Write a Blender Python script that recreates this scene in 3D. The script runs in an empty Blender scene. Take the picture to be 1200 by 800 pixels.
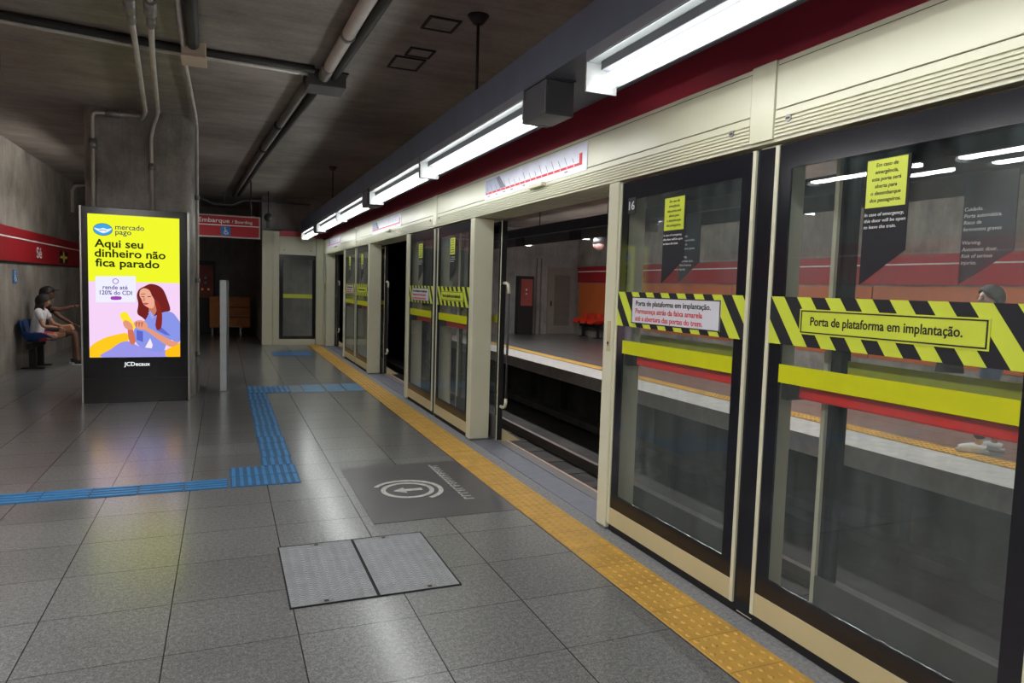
import bpy, bmesh, math, random
from mathutils import Vector, Matrix

# ------------------------------------------------------------------ camera, world, exposure
sc = bpy.context.scene
COL = sc.collection
cd = bpy.data.cameras.new('camera')
cam = bpy.data.objects.new('camera', cd)
COL.objects.link(cam)
cd.sensor_width = 36.0
cd.lens = 813.35 / 1200 * 36.0
cd.clip_start = 0.05
_w, _p, _r = .39427, .07619, .03008
_fw = Vector((math.sin(_w) * math.cos(_p), math.cos(_w) * math.cos(_p), -math.sin(_p)))
_rt = Vector((math.cos(_w), -math.sin(_w), 0))
_up = _rt.cross(_fw)
_c, _s = math.cos(_r), math.sin(_r)
R_, U_ = _c * _rt + _s * _up, -_s * _rt + _c * _up
M = Matrix((R_, U_, -_fw)).transposed().to_4x4()
M.translation = Vector((0, 0, 1.55))
cam.matrix_world = M
sc.camera = cam

LAMP = 16.0        # radiance of the fluorescent tubes by the track
LAMP_LEFT = 100.0   # the row over the middle of the platform
LAMP_OPP = 95.0    # the row across the track
SCREEN = 1.08       # lit advertising screen
world = bpy.data.worlds.new('world')
sc.world = world
world.use_nodes = True
bg = world.node_tree.nodes['Background']
bg.inputs[0].default_value = (.55, .6, .7, 1)
bg.inputs[1].default_value = .02
sc.view_settings.view_transform = 'Standard'
sc.view_settings.look = 'None'
sc.view_settings.exposure = 0.0
sc.view_settings.gamma = 1.0
sc.view_settings.use_curve_mapping = False
sc.cycles.max_bounces = 12
sc.cycles.transparent_max_bounces = 32
sc.cycles.transmission_bounces = 12
sc.cycles.sample_clamp_indirect = 6.0
sc.cycles.use_denoising = True
sc.cycles.caustics_reflective = False
sc.cycles.caustics_refractive = False
random.seed(7)
PI = math.pi

# ------------------------------------------------------------------ materials
def lin(c):
    return tuple(((v / 255) / 12.92 if v / 255 <= .04045 else ((v / 255 + .055) / 1.055) ** 2.4) for v in c)

MATS = {}

class NT:
    def __init__(s, m):
        s.t = m.node_tree
        s.n = s.t.nodes
    def new(s, typ, **kw):
        nd = s.n.new(typ)
        for k, v in kw.items():
            setattr(nd, k, v)
        return nd
    def link(s, a, b):
        s.t.links.new(a, b)
    def math(s, op, a, b=None, c=None):
        nd = s.new('ShaderNodeMath', operation=op)
        for i, v in enumerate((a, b, c)):
            if v is None:
                continue
            if isinstance(v, (int, float)):
                nd.inputs[i].default_value = v
            else:
                s.link(v, nd.inputs[i])
        return nd.outputs[0]
    def mix(s, fac, a, b):
        nd = s.new('ShaderNodeMix', data_type='RGBA')
        if isinstance(fac, (int, float)):
            nd.inputs[0].default_value = fac
        else:
            s.link(fac, nd.inputs[0])
        for i, v in ((6, a), (7, b)):
            if isinstance(v, tuple):
                nd.inputs[i].default_value = (*v[:3], 1)
            else:
                s.link(v, nd.inputs[i])
        return nd.outputs[2]
    def noise(s, vec, scale, detail=4, rough=.6):
        nd = s.new('ShaderNodeTexNoise')
        nd.inputs['Scale'].default_value = scale
        nd.inputs['Detail'].default_value = detail
        nd.inputs['Roughness'].default_value = rough
        if vec is not None:
            s.link(vec, nd.inputs['Vector'])
        return nd.outputs['Fac']
    def ramp(s, fac, *stops):
        nd = s.new('ShaderNodeValToRGB')
        e = nd.color_ramp.elements
        while len(e) < len(stops):
            e.new(.5)
        for i, (p, c) in enumerate(stops):
            e[i].position = p
            e[i].color = (*c[:3], 1) if isinstance(c, tuple) else (c, c, c, 1)
        s.link(fac, nd.inputs[0])
        return nd.outputs[0]
    def scaled(s, vec, sc3):
        nd = s.new('ShaderNodeMapping')
        nd.inputs['Scale'].default_value = sc3
        s.link(vec, nd.inputs['Vector'])
        return nd.outputs[0]

def principled(name, col, rough=.5, metal=0.0, var=.08, vscale=6, bump=0.0, bscale=40, spec=.5, coat=0.0):
    """painted / plain material with a little procedural unevenness"""
    if name in MATS:
        return MATS[name]
    m = bpy.data.materials.new(name)
    m.use_nodes = True
    N = NT(m)
    b = N.n['Principled BSDF']
    pos = N.new('ShaderNodeNewGeometry').outputs['Position']
    f = N.noise(pos, vscale)
    c = lin(col)
    lo = tuple(max(0, v * (1 - var)) for v in c)
    hi = tuple(min(1, v * (1 + var)) for v in c)
    N.link(N.ramp(f, (.3, lo), (.7, hi)), b.inputs['Base Color'])
    b.inputs['Roughness'].default_value = rough
    b.inputs['Metallic'].default_value = metal
    b.inputs['Specular IOR Level'].default_value = spec
    b.inputs['Coat Weight'].default_value = coat
    if bump:
        nb = N.new('ShaderNodeBump')
        nb.inputs['Strength'].default_value = bump
        nb.inputs['Distance'].default_value = .01
        N.link(N.noise(pos, bscale), nb.inputs['Height'])
        N.link(nb.outputs[0], b.inputs['Normal'])
    MATS[name] = m
    return m

def emission(name, col, strength, srgb=True):
    if name in MATS:
        return MATS[name]
    m = bpy.data.materials.new(name)
    m.use_nodes = True
    N = NT(m)
    for nd in list(N.n):
        N.n.remove(nd)
    e = N.new('ShaderNodeEmission')
    e.inputs[0].default_value = (*(lin(col) if srgb else col), 1)
    e.inputs[1].default_value = strength
    o = N.new('ShaderNodeOutputMaterial')
    N.link(e.outputs[0], o.inputs[0])
    MATS[name] = m
    return m

def make_floor_mat():
    m = bpy.data.materials.new('granite_tiles')
    m.use_nodes = True
    N = NT(m)
    b = N.n['Principled BSDF']
    pos = N.new('ShaderNodeNewGeometry').outputs['Position']
    sep = N.new('ShaderNodeSeparateXYZ')
    N.link(pos, sep.inputs[0])
    fx = N.math('DIVIDE', N.math('SUBTRACT', sep.outputs[0], .302 - .535 * 20), .535)
    fy = N.math('DIVIDE', N.math('SUBTRACT', sep.outputs[1], 3.07 - .495 * 60), .495)
    ax = N.math('ABSOLUTE', N.math('SUBTRACT', N.math('FRACT', fx), .5))
    ay = N.math('ABSOLUTE', N.math('SUBTRACT', N.math('FRACT', fy), .5))
    jx = N.math('GREATER_THAN', ax, .4945)
    jy = N.math('GREATER_THAN', ay, .4935)
    joint = N.math('MAXIMUM', jx, N.math('MULTIPLY', jy, .6))
    cell = N.new('ShaderNodeCombineXYZ')
    N.link(N.math('FLOOR', fx), cell.inputs[0])
    N.link(N.math('FLOOR', fy), cell.inputs[1])
    wn = N.new('ShaderNodeTexWhiteNoise', noise_dimensions='2D')
    N.link(cell.outputs[0], wn.inputs['Vector'])
    g1 = N.noise(pos, 130, 2, .6)
    g2 = N.noise(pos, 46, 3, .6)
    big = N.noise(pos, 1.4, 5, .6)
    speck = N.math('ADD', N.math('MULTIPLY', g1, .6), N.math('MULTIPLY', g2, .4))
    c = N.ramp(speck, (.36, lin((78, 79, 81))), (.5, lin((116, 117, 118))), (.64, lin((154, 155, 156))))
    tone = N.math('ADD', N.math('MULTIPLY', wn.outputs['Value'], .26), N.math('ADD', N.math('MULTIPLY', big, .5), .62))
    mul = N.new('ShaderNodeMix', data_type='RGBA', blend_type='MULTIPLY')
    mul.inputs[0].default_value = 1
    N.link(c, mul.inputs[6])
    cmb = N.new('ShaderNodeCombineColor')
    for i in range(3):
        N.link(tone, cmb.inputs[i])
    N.link(cmb.outputs[0], mul.inputs[7])
    N.link(N.mix(N.math('MULTIPLY', joint, .95), mul.outputs[2], lin((26, 26, 26))), b.inputs['Base Color'])
    rr = N.math('ADD', N.math('MULTIPLY', big, .05), N.math('ADD', N.math('MULTIPLY', wn.outputs['Value'], .03), .265))
    N.link(N.math('ADD', rr, N.math('MULTIPLY', joint, .6)), b.inputs['Roughness'])
    b.inputs['Specular IOR Level'].default_value = .5
    b.inputs['Coat Weight'].default_value = .75
    b.inputs['Coat Roughness'].default_value = .185
    nb = N.new('ShaderNodeBump')
    nb.inputs['Strength'].default_value = .05
    nb.inputs['Distance'].default_value = .002
    N.link(N.math('SUBTRACT', 1.0, joint), nb.inputs['Height'])
    N.link(nb.outputs[0], b.inputs['Normal'])
    MATS['floor'] = m
    return m

def make_concrete(name, a, bcol, ccol, rough=.6, axis=0, board=.16, stain=1.2):
    m = bpy.data.materials.new(name)
    m.use_nodes = True
    N = NT(m)
    b = N.n['Principled BSDF']
    pos = N.new('ShaderNodeNewGeometry').outputs['Position']
    sep = N.new('ShaderNodeSeparateXYZ')
    N.link(pos, sep.inputs[0])
    st = [1, 1, 1]
    st[axis] = .3
    streak = N.noise(N.scaled(pos, tuple(st)), 7, 5, .65)
    big = N.noise(pos, stain * .6, 6, .62)
    fine = N.noise(pos, 30, 4, .7)
    v = N.math('ADD', N.math('MULTIPLY', streak, .25), N.math('ADD', N.math('MULTIPLY', big, .6), N.math('MULTIPLY', fine, .15)))
    c = N.ramp(v, (.36, lin(a)), (.5, lin(bcol)), (.64, lin(ccol)))
    other = sep.outputs[(1 if axis == 0 else 0)] if axis != 2 else N.math('ADD', sep.outputs[0], sep.outputs[1])
    fr = N.math('FRACT', N.math('DIVIDE', N.math('ADD', other, 100), board))
    seam = N.math('GREATER_THAN', fr, .95)
    N.link(N.mix(N.math('MULTIPLY', seam, .14), c, lin((20, 18, 16))), b.inputs['Base Color'])
    b.inputs['Roughness'].default_value = rough
    nb = N.new('ShaderNodeBump')
    nb.inputs['Strength'].default_value = .2
    nb.inputs['Distance'].default_value = .004
    N.link(N.math('SUBTRACT', N.math('ADD', fine, streak), N.math('MULTIPLY', seam, .6)), nb.inputs['Height'])
    N.link(nb.outputs[0], b.inputs['Normal'])
    MATS[name] = m
    return m

def make_glass(name, tint=(.80, .86, .84), dust=.05, dustcol=(150, 165, 165), gloss_r=.0):
    m = bpy.data.materials.new(name)
    m.use_nodes = True
    N = NT(m)
    for nd in list(N.n):
        N.n.remove(nd)
    pos = N.new('ShaderNodeNewGeometry').outputs['Position']
    tr = N.new('ShaderNodeBsdfTransparent')
    tr.inputs[0].default_value = (*tint, 1)
    gl = N.new('ShaderNodeBsdfGlossy')
    gl.inputs['Roughness'].default_value = gloss_r
    lw = N.new('ShaderNodeLayerWeight')
    lw.inputs[0].default_value = .5
    fres = N.math('ADD', N.math('MULTIPLY', N.math('POWER', lw.outputs['Facing'], 5.0), .8), .035)
    mx = N.new('ShaderNodeMixShader')
    N.link(fres, mx.inputs[0])
    N.link(tr.outputs[0], mx.inputs[1])
    N.link(gl.outputs[0], mx.inputs[2])
    df = N.new('ShaderNodeBsdfDiffuse')
    df.inputs[0].default_value = (*lin(dustcol), 1)
    mx2 = N.new('ShaderNodeMixShader')
    smear = N.noise(N.scaled(pos, (1, 1, .35)), 5, 6, .7)
    drip = N.noise(N.scaled(pos, (1, 14, 1.2)), 1.5, 3, .6)
    d = N.math('ADD', N.math('MULTIPLY', smear, .6), N.math('MULTIPLY', drip, .4))
    nd = N.new('ShaderNodeMapRange')
    nd.inputs[1].default_value = .35
    nd.inputs[2].default_value = .7
    nd.inputs[3].default_value = dust * .15
    nd.inputs[4].default_value = dust * 2.2
    N.link(d, nd.inputs[0])
    N.link(nd.outputs[0], mx2.inputs[0])
    N.link(mx.outputs[0], mx2.inputs[1])
    N.link(df.outputs[0], mx2.inputs[2])
    o = N.new('ShaderNodeOutputMaterial')
    N.link(mx2.outputs[0], o.inputs[0])
    MATS[name] = m
    return m

def make_tread():
    """galvanised chequer plate, herringbone treads in the bump"""
    m = principled('chequer_plate', (160, 164, 169), .42, .35, .12, 9)
    N = NT(m)
    b = N.n['Principled BSDF']
    pos = N.new('ShaderNodeNewGeometry').outputs['Position']
    sep = N.new('ShaderNodeSeparateXYZ')
    N.link(pos, sep.inputs[0])
    u = N.math('MULTIPLY', sep.outputs[0], 1 / .052)
    tri = N.math('ABSOLUTE', N.math('SUBTRACT', N.math('FRACT', N.math('ADD', u, 50)), .5))
    v = N.math('ADD', N.math('MULTIPLY', sep.outputs[1], 1 / .026), N.math('MULTIPLY', tri, 1.6))
    wv = N.math('SINE', N.math('MULTIPLY', v, 2 * PI))
    h = N.math('MULTIPLY', N.math('MAXIMUM', wv, -.2), N.math('GREATER_THAN', tri, .06))
    nb = N.new('ShaderNodeBump')
    nb.inputs['Strength'].default_value = 1.0
    nb.inputs['Distance'].default_value = .006
    N.link(h, nb.inputs['Height'])
    N.link(nb.outputs[0], b.inputs['Normal'])
    return m

def make_grid_plate():
    m = principled('threshold_metal', (150, 154, 170), .45, .6, .08, 9)
    N = NT(m)
    b = N.n['Principled BSDF']
    pos = N.new('ShaderNodeNewGeometry').outputs['Position']
    sep = N.new('ShaderNodeSeparateXYZ')
    N.link(pos, sep.inputs[0])
    a = N.math('SINE', N.math('MULTIPLY', sep.outputs[0], 2 * PI / .022))
    c = N.math('SINE', N.math('MULTIPLY', sep.outputs[1], 2 * PI / .03))
    h = N.math('MAXIMUM', a, c)
    nb = N.new('ShaderNodeBump')
    nb.inputs['Strength'].default_value = .6
    nb.inputs['Distance'].default_value = .003
    N.link(h, nb.inputs['Height'])
    N.link(nb.outputs[0], b.inputs['Normal'])
    return m

M_FLOOR = make_floor_mat()
M_CEIL = make_concrete('ceiling_concrete', (100, 94, 88), (146, 138, 130), (180, 172, 164), .5, 0, .3, 1.0)
M_WALL = make_concrete('wall_concrete', (100, 95, 89), (140, 133, 125), (170, 163, 154), .7, 2, .14, 1.6)
M_PILLAR = make_concrete('pillar_concrete', (112, 108, 103), (160, 155, 148), (194, 189, 182), .36, 2, .12, 2.2)
M_DARKWALL = make_concrete('dark_wall_concrete', (120, 117, 118), (150, 147, 146), (172, 169, 168), .7, 2, .2, 1.6)
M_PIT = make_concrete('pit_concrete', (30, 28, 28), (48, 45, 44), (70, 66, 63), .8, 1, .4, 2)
M_GLASS = make_glass('screen_glass', (.975, .985, .982), .05)
M_GLASS2 = make_glass('leaf_glass', (.96, .975, .97), .016)
M_TREAD = make_tread()
M_GRID = make_grid_plate()
P = principled
M_CREAM = P('cream_paint', (214, 213, 188), .32, 0, .03, 3, spec=.5)
M_CREAMRAIL = P('cream_rail_paint', (196, 184, 144), .38, 0, .05, 3)
M_GROOVE = P('cream_groove', (112, 108, 84), .6)
M_BLACK = P('black_frit', (25, 26, 33), .14, 0, .1, 4)
M_BLACKMATT = P('black_rubber', (16, 16, 17), .7)
M_RED = P('red_fascia_paint', (194, 66, 84), .42, 0, .08, 2)
M_REDBAND = P('red_band_paint', (158, 26, 36), .45, 0, .08, 2)
M_DUCT = P('grey_blue_duct_paint', (90, 96, 114), .5, 0, .12, 3)
M_STEEL = P('galvanised_steel', (150, 148, 144), .4, .6, .12, 9)
M_CONDUIT = P('conduit_paint', (206, 201, 192), .45, .2, .15, 5)
M_PIPE = P('pipe_paint', (212, 206, 198), .5, 0, .12, 5)
M_DARKPIPE = P('dark_pipe', (44, 40, 38), .6)
M_REFL = P('lamp_reflector_aged', (120, 124, 124), .4)
M_LAMPWHITE = P('lamp_end_white', (150, 152, 152), .4)
M_LAMPBODY = P('lamp_housing_grey', (128, 132, 140), .45, .2)
M_TUBE = emission('fluorescent_tube', (.97, 1, .985), LAMP, False)
M_TUBE_L = emission('fluorescent_tube_warm', (1, .985, .96), LAMP_LEFT, False)
M_TUBE_FILL = emission('fluorescent_tube_fill', (1, .96, .90), 60, False)  # tubes of the added fill lamp, out of view
M_TUBE_O = emission('fluorescent_tube_opposite', (1, .985, .96), LAMP_OPP, False)
M_YELLOWTILE = P('yellow_tactile', (208, 164, 78), .5, 0, .14, 7, .15, 60)
M_BLUETILE = P('blue_tactile', (66, 136, 194), .4, 0, .14, 9)
M_BLUEBED = P('blue_tactile_bed', (54, 98, 138), .5, 0, .2, 9)
M_BLUEPALE = P('blue_tactile_worn', (92, 138, 176), .45, 0, .2, 6)
M_STONE = P('pale_edge_stone', (142, 144, 148), .6, 0, .3, 60, .3, 80)
M_WHITESTONE = P('white_edge_stone', (186, 184, 180), .6, 0, .15, 6)
M_MAT = P('dark_floor_sticker', (92, 90, 94), .3, 0, .1, 4)
M_MARK = P('white_floor_marking', (196, 196, 192), .5, 0, .2, 20)
M_LIME = P('lime_sticker', (206, 220, 68), .35, 0, .04)
M_YELSTRIPE = P('yellow_stripe_sticker', (200, 204, 20), .35, 0, .05)
M_TAPEBLACK = P('tape_black', (34, 34, 40), .6, spec=.3)
M_WHITE = P('white_sticker', (214, 216, 226), .35, 0, .03)
M_INK = P('ink_black', (18, 18, 20), .5)
M_INKRED = P('ink_red', (206, 44, 54), .5)
M_INKWHITE = P('ink_white', (226, 228, 228), .5)
M_PUSH = P('push_bar_red', (222, 40, 40), .3)
M_MAPWHITE = P('map_white', (226, 228, 244), .3)
M_SILVER = P('silver_trim', (196, 196, 192), .28, .8)
M_KIOSK = P('kiosk_black', (12, 12, 14), .22)
M_POST = P('post_grey', (198, 203, 207), .4, .2)
M_BENCH = P('blue_bench_shell', (28, 66, 128), .35)
M_ORANGE = P('orange_wall_panel', (196, 100, 48), .4, 0, .1, 1.5)
M_SEATRED = P('orange_seat_shell', (214, 58, 36), .35)
M_DOOR = P('grey_door_paint', (136, 130, 122), .5)
M_WOOD = P('orange_wood', (206, 128, 64), .5, 0, .2, 8)
M_CAB = P('cabinet_dark', (32, 30, 34), .5)
M_CABRED = P('cabinet_red_panel', (158, 78, 74), .5)
M_RAIL = P('rail_steel', (120, 110, 104), .4, .7)
M_SLEEPER = P('track_concrete', (60, 56, 52), .8, 0, .3, 5)

# ------------------------------------------------------------------ helpers
ROOTLOC = {}

def link(o, parent=None):
    COL.objects.link(o)
    if parent is not None:
        o.parent = parent
        # world-space geometry under a root that sits at its base
        top = parent
        o.matrix_parent_inverse = world_of(parent).inverted()
    return o

def world_of(o):
    m = o.matrix_basis.copy()
    if o.parent:
        m = world_of(o.parent) @ o.matrix_parent_inverse @ m
    return m

def thing(name, label, cat, loc=(0, 0, 0), group=None):
    o = bpy.data.objects.new(name, None)
    o.empty_display_size = .1
    o.location = loc
    COL.objects.link(o)
    o['label'] = label
    o['category'] = cat
    if group:
        o['group'] = group
    return o

def tag(o, label, cat, group=None, kind=None):
    o['label'] = label
    o['category'] = cat
    if group:
        o['group'] = group
    if kind:
        o['kind'] = kind
    return o

def struct(o):
    o['kind'] = 'structure'
    return o

class MB:
    """collects shapes into ONE mesh"""
    def __init__(s):
        s.b = bmesh.new()
        s.mi = 0
    def face(s, vs):
        try:
            f = s.b.faces.new(vs)
            f.material_index = s.mi
            return f
        except ValueError:
            return None
    def box(s, x0, x1, y0, y1, z0, z1):
        v = [s.b.verts.new(p) for p in ((x0, y0, z0), (x1, y0, z0), (x1, y1, z0), (x0, y1, z0), (x0, y0, z1), (x1, y0, z1), (x1, y1, z1), (x0, y1, z1))]
        for q in ((3, 2, 1, 0), (4, 5, 6, 7), (0, 1, 5, 4), (1, 2, 6, 5), (2, 3, 7, 6), (3, 0, 4, 7)):
            s.face([v[i] for i in q])
        return s
    def prism(s, pts, axis, a, b):
        """polygon pts in the two other axes, extruded from a to b along axis"""
        def mk(p, t):
            q = [p[0], p[1]]
            q.insert(axis, t)
            return s.b.verts.new(q)
        A = [mk(p, a) for p in pts]
        B = [mk(p, b) for p in pts]
        n = len(pts)
        s.face(A[::-1])
        s.face(B)
        for i in range(n):
            s.face([A[i], A[(i + 1) % n], B[(i + 1) % n], B[i]])
        return s
    def tube(s, pts, r, seg=10, cap=True):
        pts = [Vector(p) for p in pts]
        rr = r if isinstance(r, (list, tuple)) else [r] * len(pts)
        rings = []
        prev = None
        for i, p in enumerate(pts):
            if i == 0:
                t = pts[1] - p
            elif i == len(pts) - 1:
                t = p - pts[-2]
            else:
                t = (pts[i + 1] - p).normalized() + (p - pts[i - 1]).normalized()
            t.normalize()
            if prev is None:
                u = t.orthogonal().normalized()
            else:
                u = (prev - t * prev.dot(t)).normalized()
            prev = u
            w = t.cross(u)
            rings.append([s.b.verts.new(p + (u * math.cos(2 * PI * k / seg) + w * math.sin(2 * PI * k / seg)) * rr[i]) for k in range(seg)])
        for a, b in zip(rings, rings[1:]):
            for k in range(seg):
                f = s.face([a[k], a[(k + 1) % seg], b[(k + 1) % seg], b[k]])
                if f:
                    f.smooth = True
        if cap:
            s.face(rings[0][::-1])
            s.face(rings[-1])
        return s
    def ball(s, c, r, seg=14, rings=9, sx=1, sy=1, sz=1):
        d = bmesh.ops.create_uvsphere(s.b, u_segments=seg, v_segments=rings, radius=1)
        for v in d['verts']:
            v.co = Vector((c[0] + v.co.x * r * sx, c[1] + v.co.y * r * sy, c[2] + v.co.z * r * sz))
        for v in d['verts']:
            for f in v.link_faces:
                f.smooth = True
                f.material_index = s.mi
        return s
    def build(s, name, mat, parent=None, bevel=0.0, smooth=False, seg=2):
        bmesh.ops.recalc_face_normals(s.b, faces=s.b.faces)
        me = bpy.data.meshes.new(name)
        if smooth:
            for f in s.b.faces:
                f.smooth = True
        s.b.to_mesh(me)
        s.b.free()
        for m in (mat if isinstance(mat, (list, tuple)) else [mat]):
            me.materials.append(m)
        o = bpy.data.objects.new(name, me)
        link(o, parent)
        if bevel:
            md = o.modifiers.new('bevel', 'BEVEL')
            md.width = bevel
            md.segments = seg
            md.limit_method = 'ANGLE'
        return o

def box(name, mat, parent, x0, x1, y0, y1, z0, z1, bevel=0.0):
    return MB().box(x0, x1, y0, y1, z0, z1).build(name, mat, parent, bevel)

def arc(c, r, a0, a1, n, ax):
    """points of an arc, ax = (u, v) vectors"""
    return [Vector(c) + Vector(ax[0]) * r * math.cos(a0 + (a1 - a0) * i / n) + Vector(ax[1]) * r * math.sin(a0 + (a1 - a0) * i / n) for i in range(n + 1)]

FACE_PLATFORM = (Vector((0, -1, 0)), Vector((0, 0, 1)), Vector((-1, 0, 0)))   # read from the platform
FACE_FRONT = (Vector((1, 0, 0)), Vector((0, 0, 1)), Vector((0, -1, 0)))       # read looking along +Y
FACE_RIGHT = (Vector((0, 1, 0)), Vector((0, 0, 1)), Vector((1, 0, 0)))        # on the left wall

def text(name, s, mat, parent, origin, face, h, width=None, bold=0.0, shear=0.0, thick=.0012, align='LEFT', rot=0.0):
    """lettering with cap height h; origin = left end of the baseline; width squeezes it to a measured length"""
    cu = bpy.data.curves.new(name, 'FONT')
    cu.body = s
    cu.size = 1.0
    cu.offset = bold
    cu.shear = shear
    cu.extrude = .001
    cu.resolution_u = 3
    cu.space_line = .82
    cu.align_x = align
    t = bpy.data.objects.new(name, cu)
    COL.objects.link(t)
    dg = bpy.context.evaluated_depsgraph_get()
    me = bpy.data.meshes.new_from_object(t.evaluated_get(dg))
    bpy.data.objects.remove(t)
    bpy.data.curves.remove(cu)
    me.name = name
    xs = [v.co.x for v in me.vertices] or [0, 1]
    sy = h / .70
    wx = max(xs) - min(xs)
    sx = (width / wx) if width else sy
    x0 = min(xs) if align == 'LEFT' else 0
    cr, sr = math.cos(rot), math.sin(rot)
    u, w, n = face
    for v in me.vertices:
        a, b = (v.co.x - x0) * sx, v.co.y * sy
        a, b = a * cr - b * sr, a * sr + b * cr
        v.co = Vector(origin) + u * a + w * b + n * (v.co.z / .001 * thick * .5 + thick * .5)
    me.materials.append(mat)
    o = bpy.data.objects.new(name, me)
    return link(o, parent)

def flat(name, mat, parent, pts, face_axis, depth0, depth1, bevel=0.0):
    """polygon given in (h, z) on a plane normal to face_axis (0: h=y, 1: h=x), thickness depth0..depth1"""
    m = MB()
    m.prism(pts, face_axis, depth0, depth1)
    return m.build(name, mat, parent, bevel)

def children_of(o):
    return [c for c in bpy.data.objects if c.parent == o]

def copy_tree(o, kids, parent=None):
    c = o.copy()
    COL.objects.link(c)
    if parent:
        c.parent = parent
    for k in kids.get(o.name, []):
        copy_tree(k, kids, c)
    return c

def kid_map():
    d = {}
    for o in bpy.data.objects:
        if o.parent:
            d.setdefault(o.parent.name, []).append(o)
    return d

def clip(poly, x0, x1, z0, z1):
    def cut(p, f, ip):
        out = []
        for i in range(len(p)):
            a, b = p[i], p[(i + 1) % len(p)]
            if f(a):
                out.append(a)
            if f(a) != f(b):
                out.append(ip(a, b))
        return out
    for k, v, sg in ((0, x0, 1), (0, x1, -1), (1, z0, 1), (1, z1, -1)):
        f = lambda q: (q[k] - v) * sg >= 0
        def ip(a, b):
            t = (v - a[k]) / (b[k] - a[k])
            return (a[0] + (b[0] - a[0]) * t, a[1] + (b[1] - a[1]) * t)
        poly = cut(poly, f, ip)
        if len(poly) < 3:
            return []
    return poly

# ------------------------------------------------------------------ the setting
CEIL = 3.62
YB, YE = -9.0, 21.9
XO = 11.54       # far wall of the opposite platform
m = MB(); m.box(-3.1, 2.30, YB, YE, -.25, 0)
struct(m.build('floor', M_FLOOR))
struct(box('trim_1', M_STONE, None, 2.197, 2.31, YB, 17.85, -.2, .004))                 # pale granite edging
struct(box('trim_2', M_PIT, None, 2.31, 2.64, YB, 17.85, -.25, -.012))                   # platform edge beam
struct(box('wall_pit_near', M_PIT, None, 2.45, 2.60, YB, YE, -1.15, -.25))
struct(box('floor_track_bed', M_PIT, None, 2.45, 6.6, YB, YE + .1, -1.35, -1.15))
m = MB()
m.box(6.52, 6.66, YB, YE, -1.15, -.22)
for k in range(18):
    y = -6 + k * 1.55
    m.box(6.36, 6.52, y, y + .2, -1.15, -.22)
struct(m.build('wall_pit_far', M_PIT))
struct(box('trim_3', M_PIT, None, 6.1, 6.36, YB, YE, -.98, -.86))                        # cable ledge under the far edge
struct(box('floor_opposite', M_FLOOR, None, 6.80, XO, YB, YE, -.25, 0))
struct(box('trim_4', M_WHITESTONE, None, 6.10, 6.80, YB, YE, -.22, .004))
struct(box('ceiling', M_CEIL, None, -3.3, XO + .2, YB, YE + .2, CEIL, CEIL + .2))
struct(box('wall_left', M_WALL, None, -3.3, -3.1, YB, YE, -.25, CEIL))
struct(box('wall_back', M_DARKWALL, None, -3.3, 2.45, YE, YE + .2, -1.35, CEIL))
struct(box('wall_back_opposite', M_DARKWALL, None, 6.25, XO + .2, YE, YE + .2, -1.35, CEIL))
struct(box('wall_back_lintel', M_DARKWALL, None, 2.45, 6.25, YE, YE + .2, 3.05, CEIL))
# the running tunnel beyond the platform end
m = MB()
m.box(2.25, 2.45, YE + .2, 52, -1.35, 3.25); m.box(6.25, 6.45, YE + .2, 52, -1.35, 3.25)
m.box(2.25, 6.45, YE + .2, 52, 3.05, 3.25); m.box(2.45, 6.25, YE + .2, 52, -1.35, -1.15); m.box(2.25, 6.45, 52, 52.2, -1.35, 3.25)
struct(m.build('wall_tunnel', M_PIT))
struct(box('wall_front', M_WALL, None, -3.3, XO + .2, YB - .2, YB, -1.35, CEIL))
struct(box('wall_right', M_WALL, None, XO, XO + .2, YB, YE, -.25, CEIL))
# red fascia above the platform doors
struct(box('trim_5', M_RED, None, 2.40, 2.46, YB, 17.85, 2.58, 3.10))
struct(box('wall_alcove', M_DARKWALL, None, .86, 2.30, 18.25, YE, 0, CEIL))

# pillar with rounded corners
def rrect(x0, x1, y0, y1, r, n=6):
    pts = []
    for cx, cy, a in ((x1 - r, y1 - r, 0), (x0 + r, y1 - r, PI / 2), (x0 + r, y0 + r, PI), (x1 - r, y0 + r, 1.5 * PI)):
        for i in range(n + 1):
            t = a + PI / 2 * i / n
            pts.append((cx + r * math.cos(t), cy + r * math.sin(t)))
    return pts
m = MB()
m.prism(rrect(-1.60, -.36, 10.0, 11.25, .16), 2, 0, CEIL)
o = m.build('concrete_pillar', M_PILLAR)
tag(o, 'square concrete pillar with rounded corners behind the lit advertising screen', 'pillar')
for f in o.data.polygons:
    f.use_smooth = abs(f.normal.z) < .5
md = o.modifiers.new('es', 'EDGE_SPLIT'); md.split_angle = .7

# ------------------------------------------------------------------ left wall band and signs
SB = thing('sign_band', 'long red sign band with a thin white line along the left concrete wall', 'sign band', (-3.1, 14, 1.75))
box('band', M_REDBAND, SB, -3.1, -3.06, -2, 21.8, 1.745, 2.275)
box('white_line', M_INKWHITE, SB, -3.06, -3.057, -2, 21.8, 2.105, 2.128)
box('lower_edge', M_INK, SB, -3.1, -3.055, -2, 21.8, 1.725, 1.745)
text('station_name', 'Sé', M_INKWHITE, SB, (-3.059, 14.62, 1.84), FACE_RIGHT, .19, .38, .01)
for nm, mt, a in (('line_symbol', P('symbol_black', (24, 24, 24), .5), None),):
    q = MB()
    q.box(-3.058, -3.054, 16.45, 17.25, 1.79, 2.03)
    q.build(nm, mt, SB)
    q = MB()
    q.box(-3.0535, -3.051, 16.52, 17.18, 1.885, 1.935)
    q.box(-3.0535, -3.051, 16.79, 16.91, 1.80, 2.02)
    q.tube(arc((-3.052, 16.85, 1.91), .055, 0, 2 * PI, 16, ((0, 1.7, 0), (0, 0, 1))), .008, 6)
    q.build('yellow_cross', P('symbol_yellow', (214, 190, 84), .5), SB)

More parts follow.
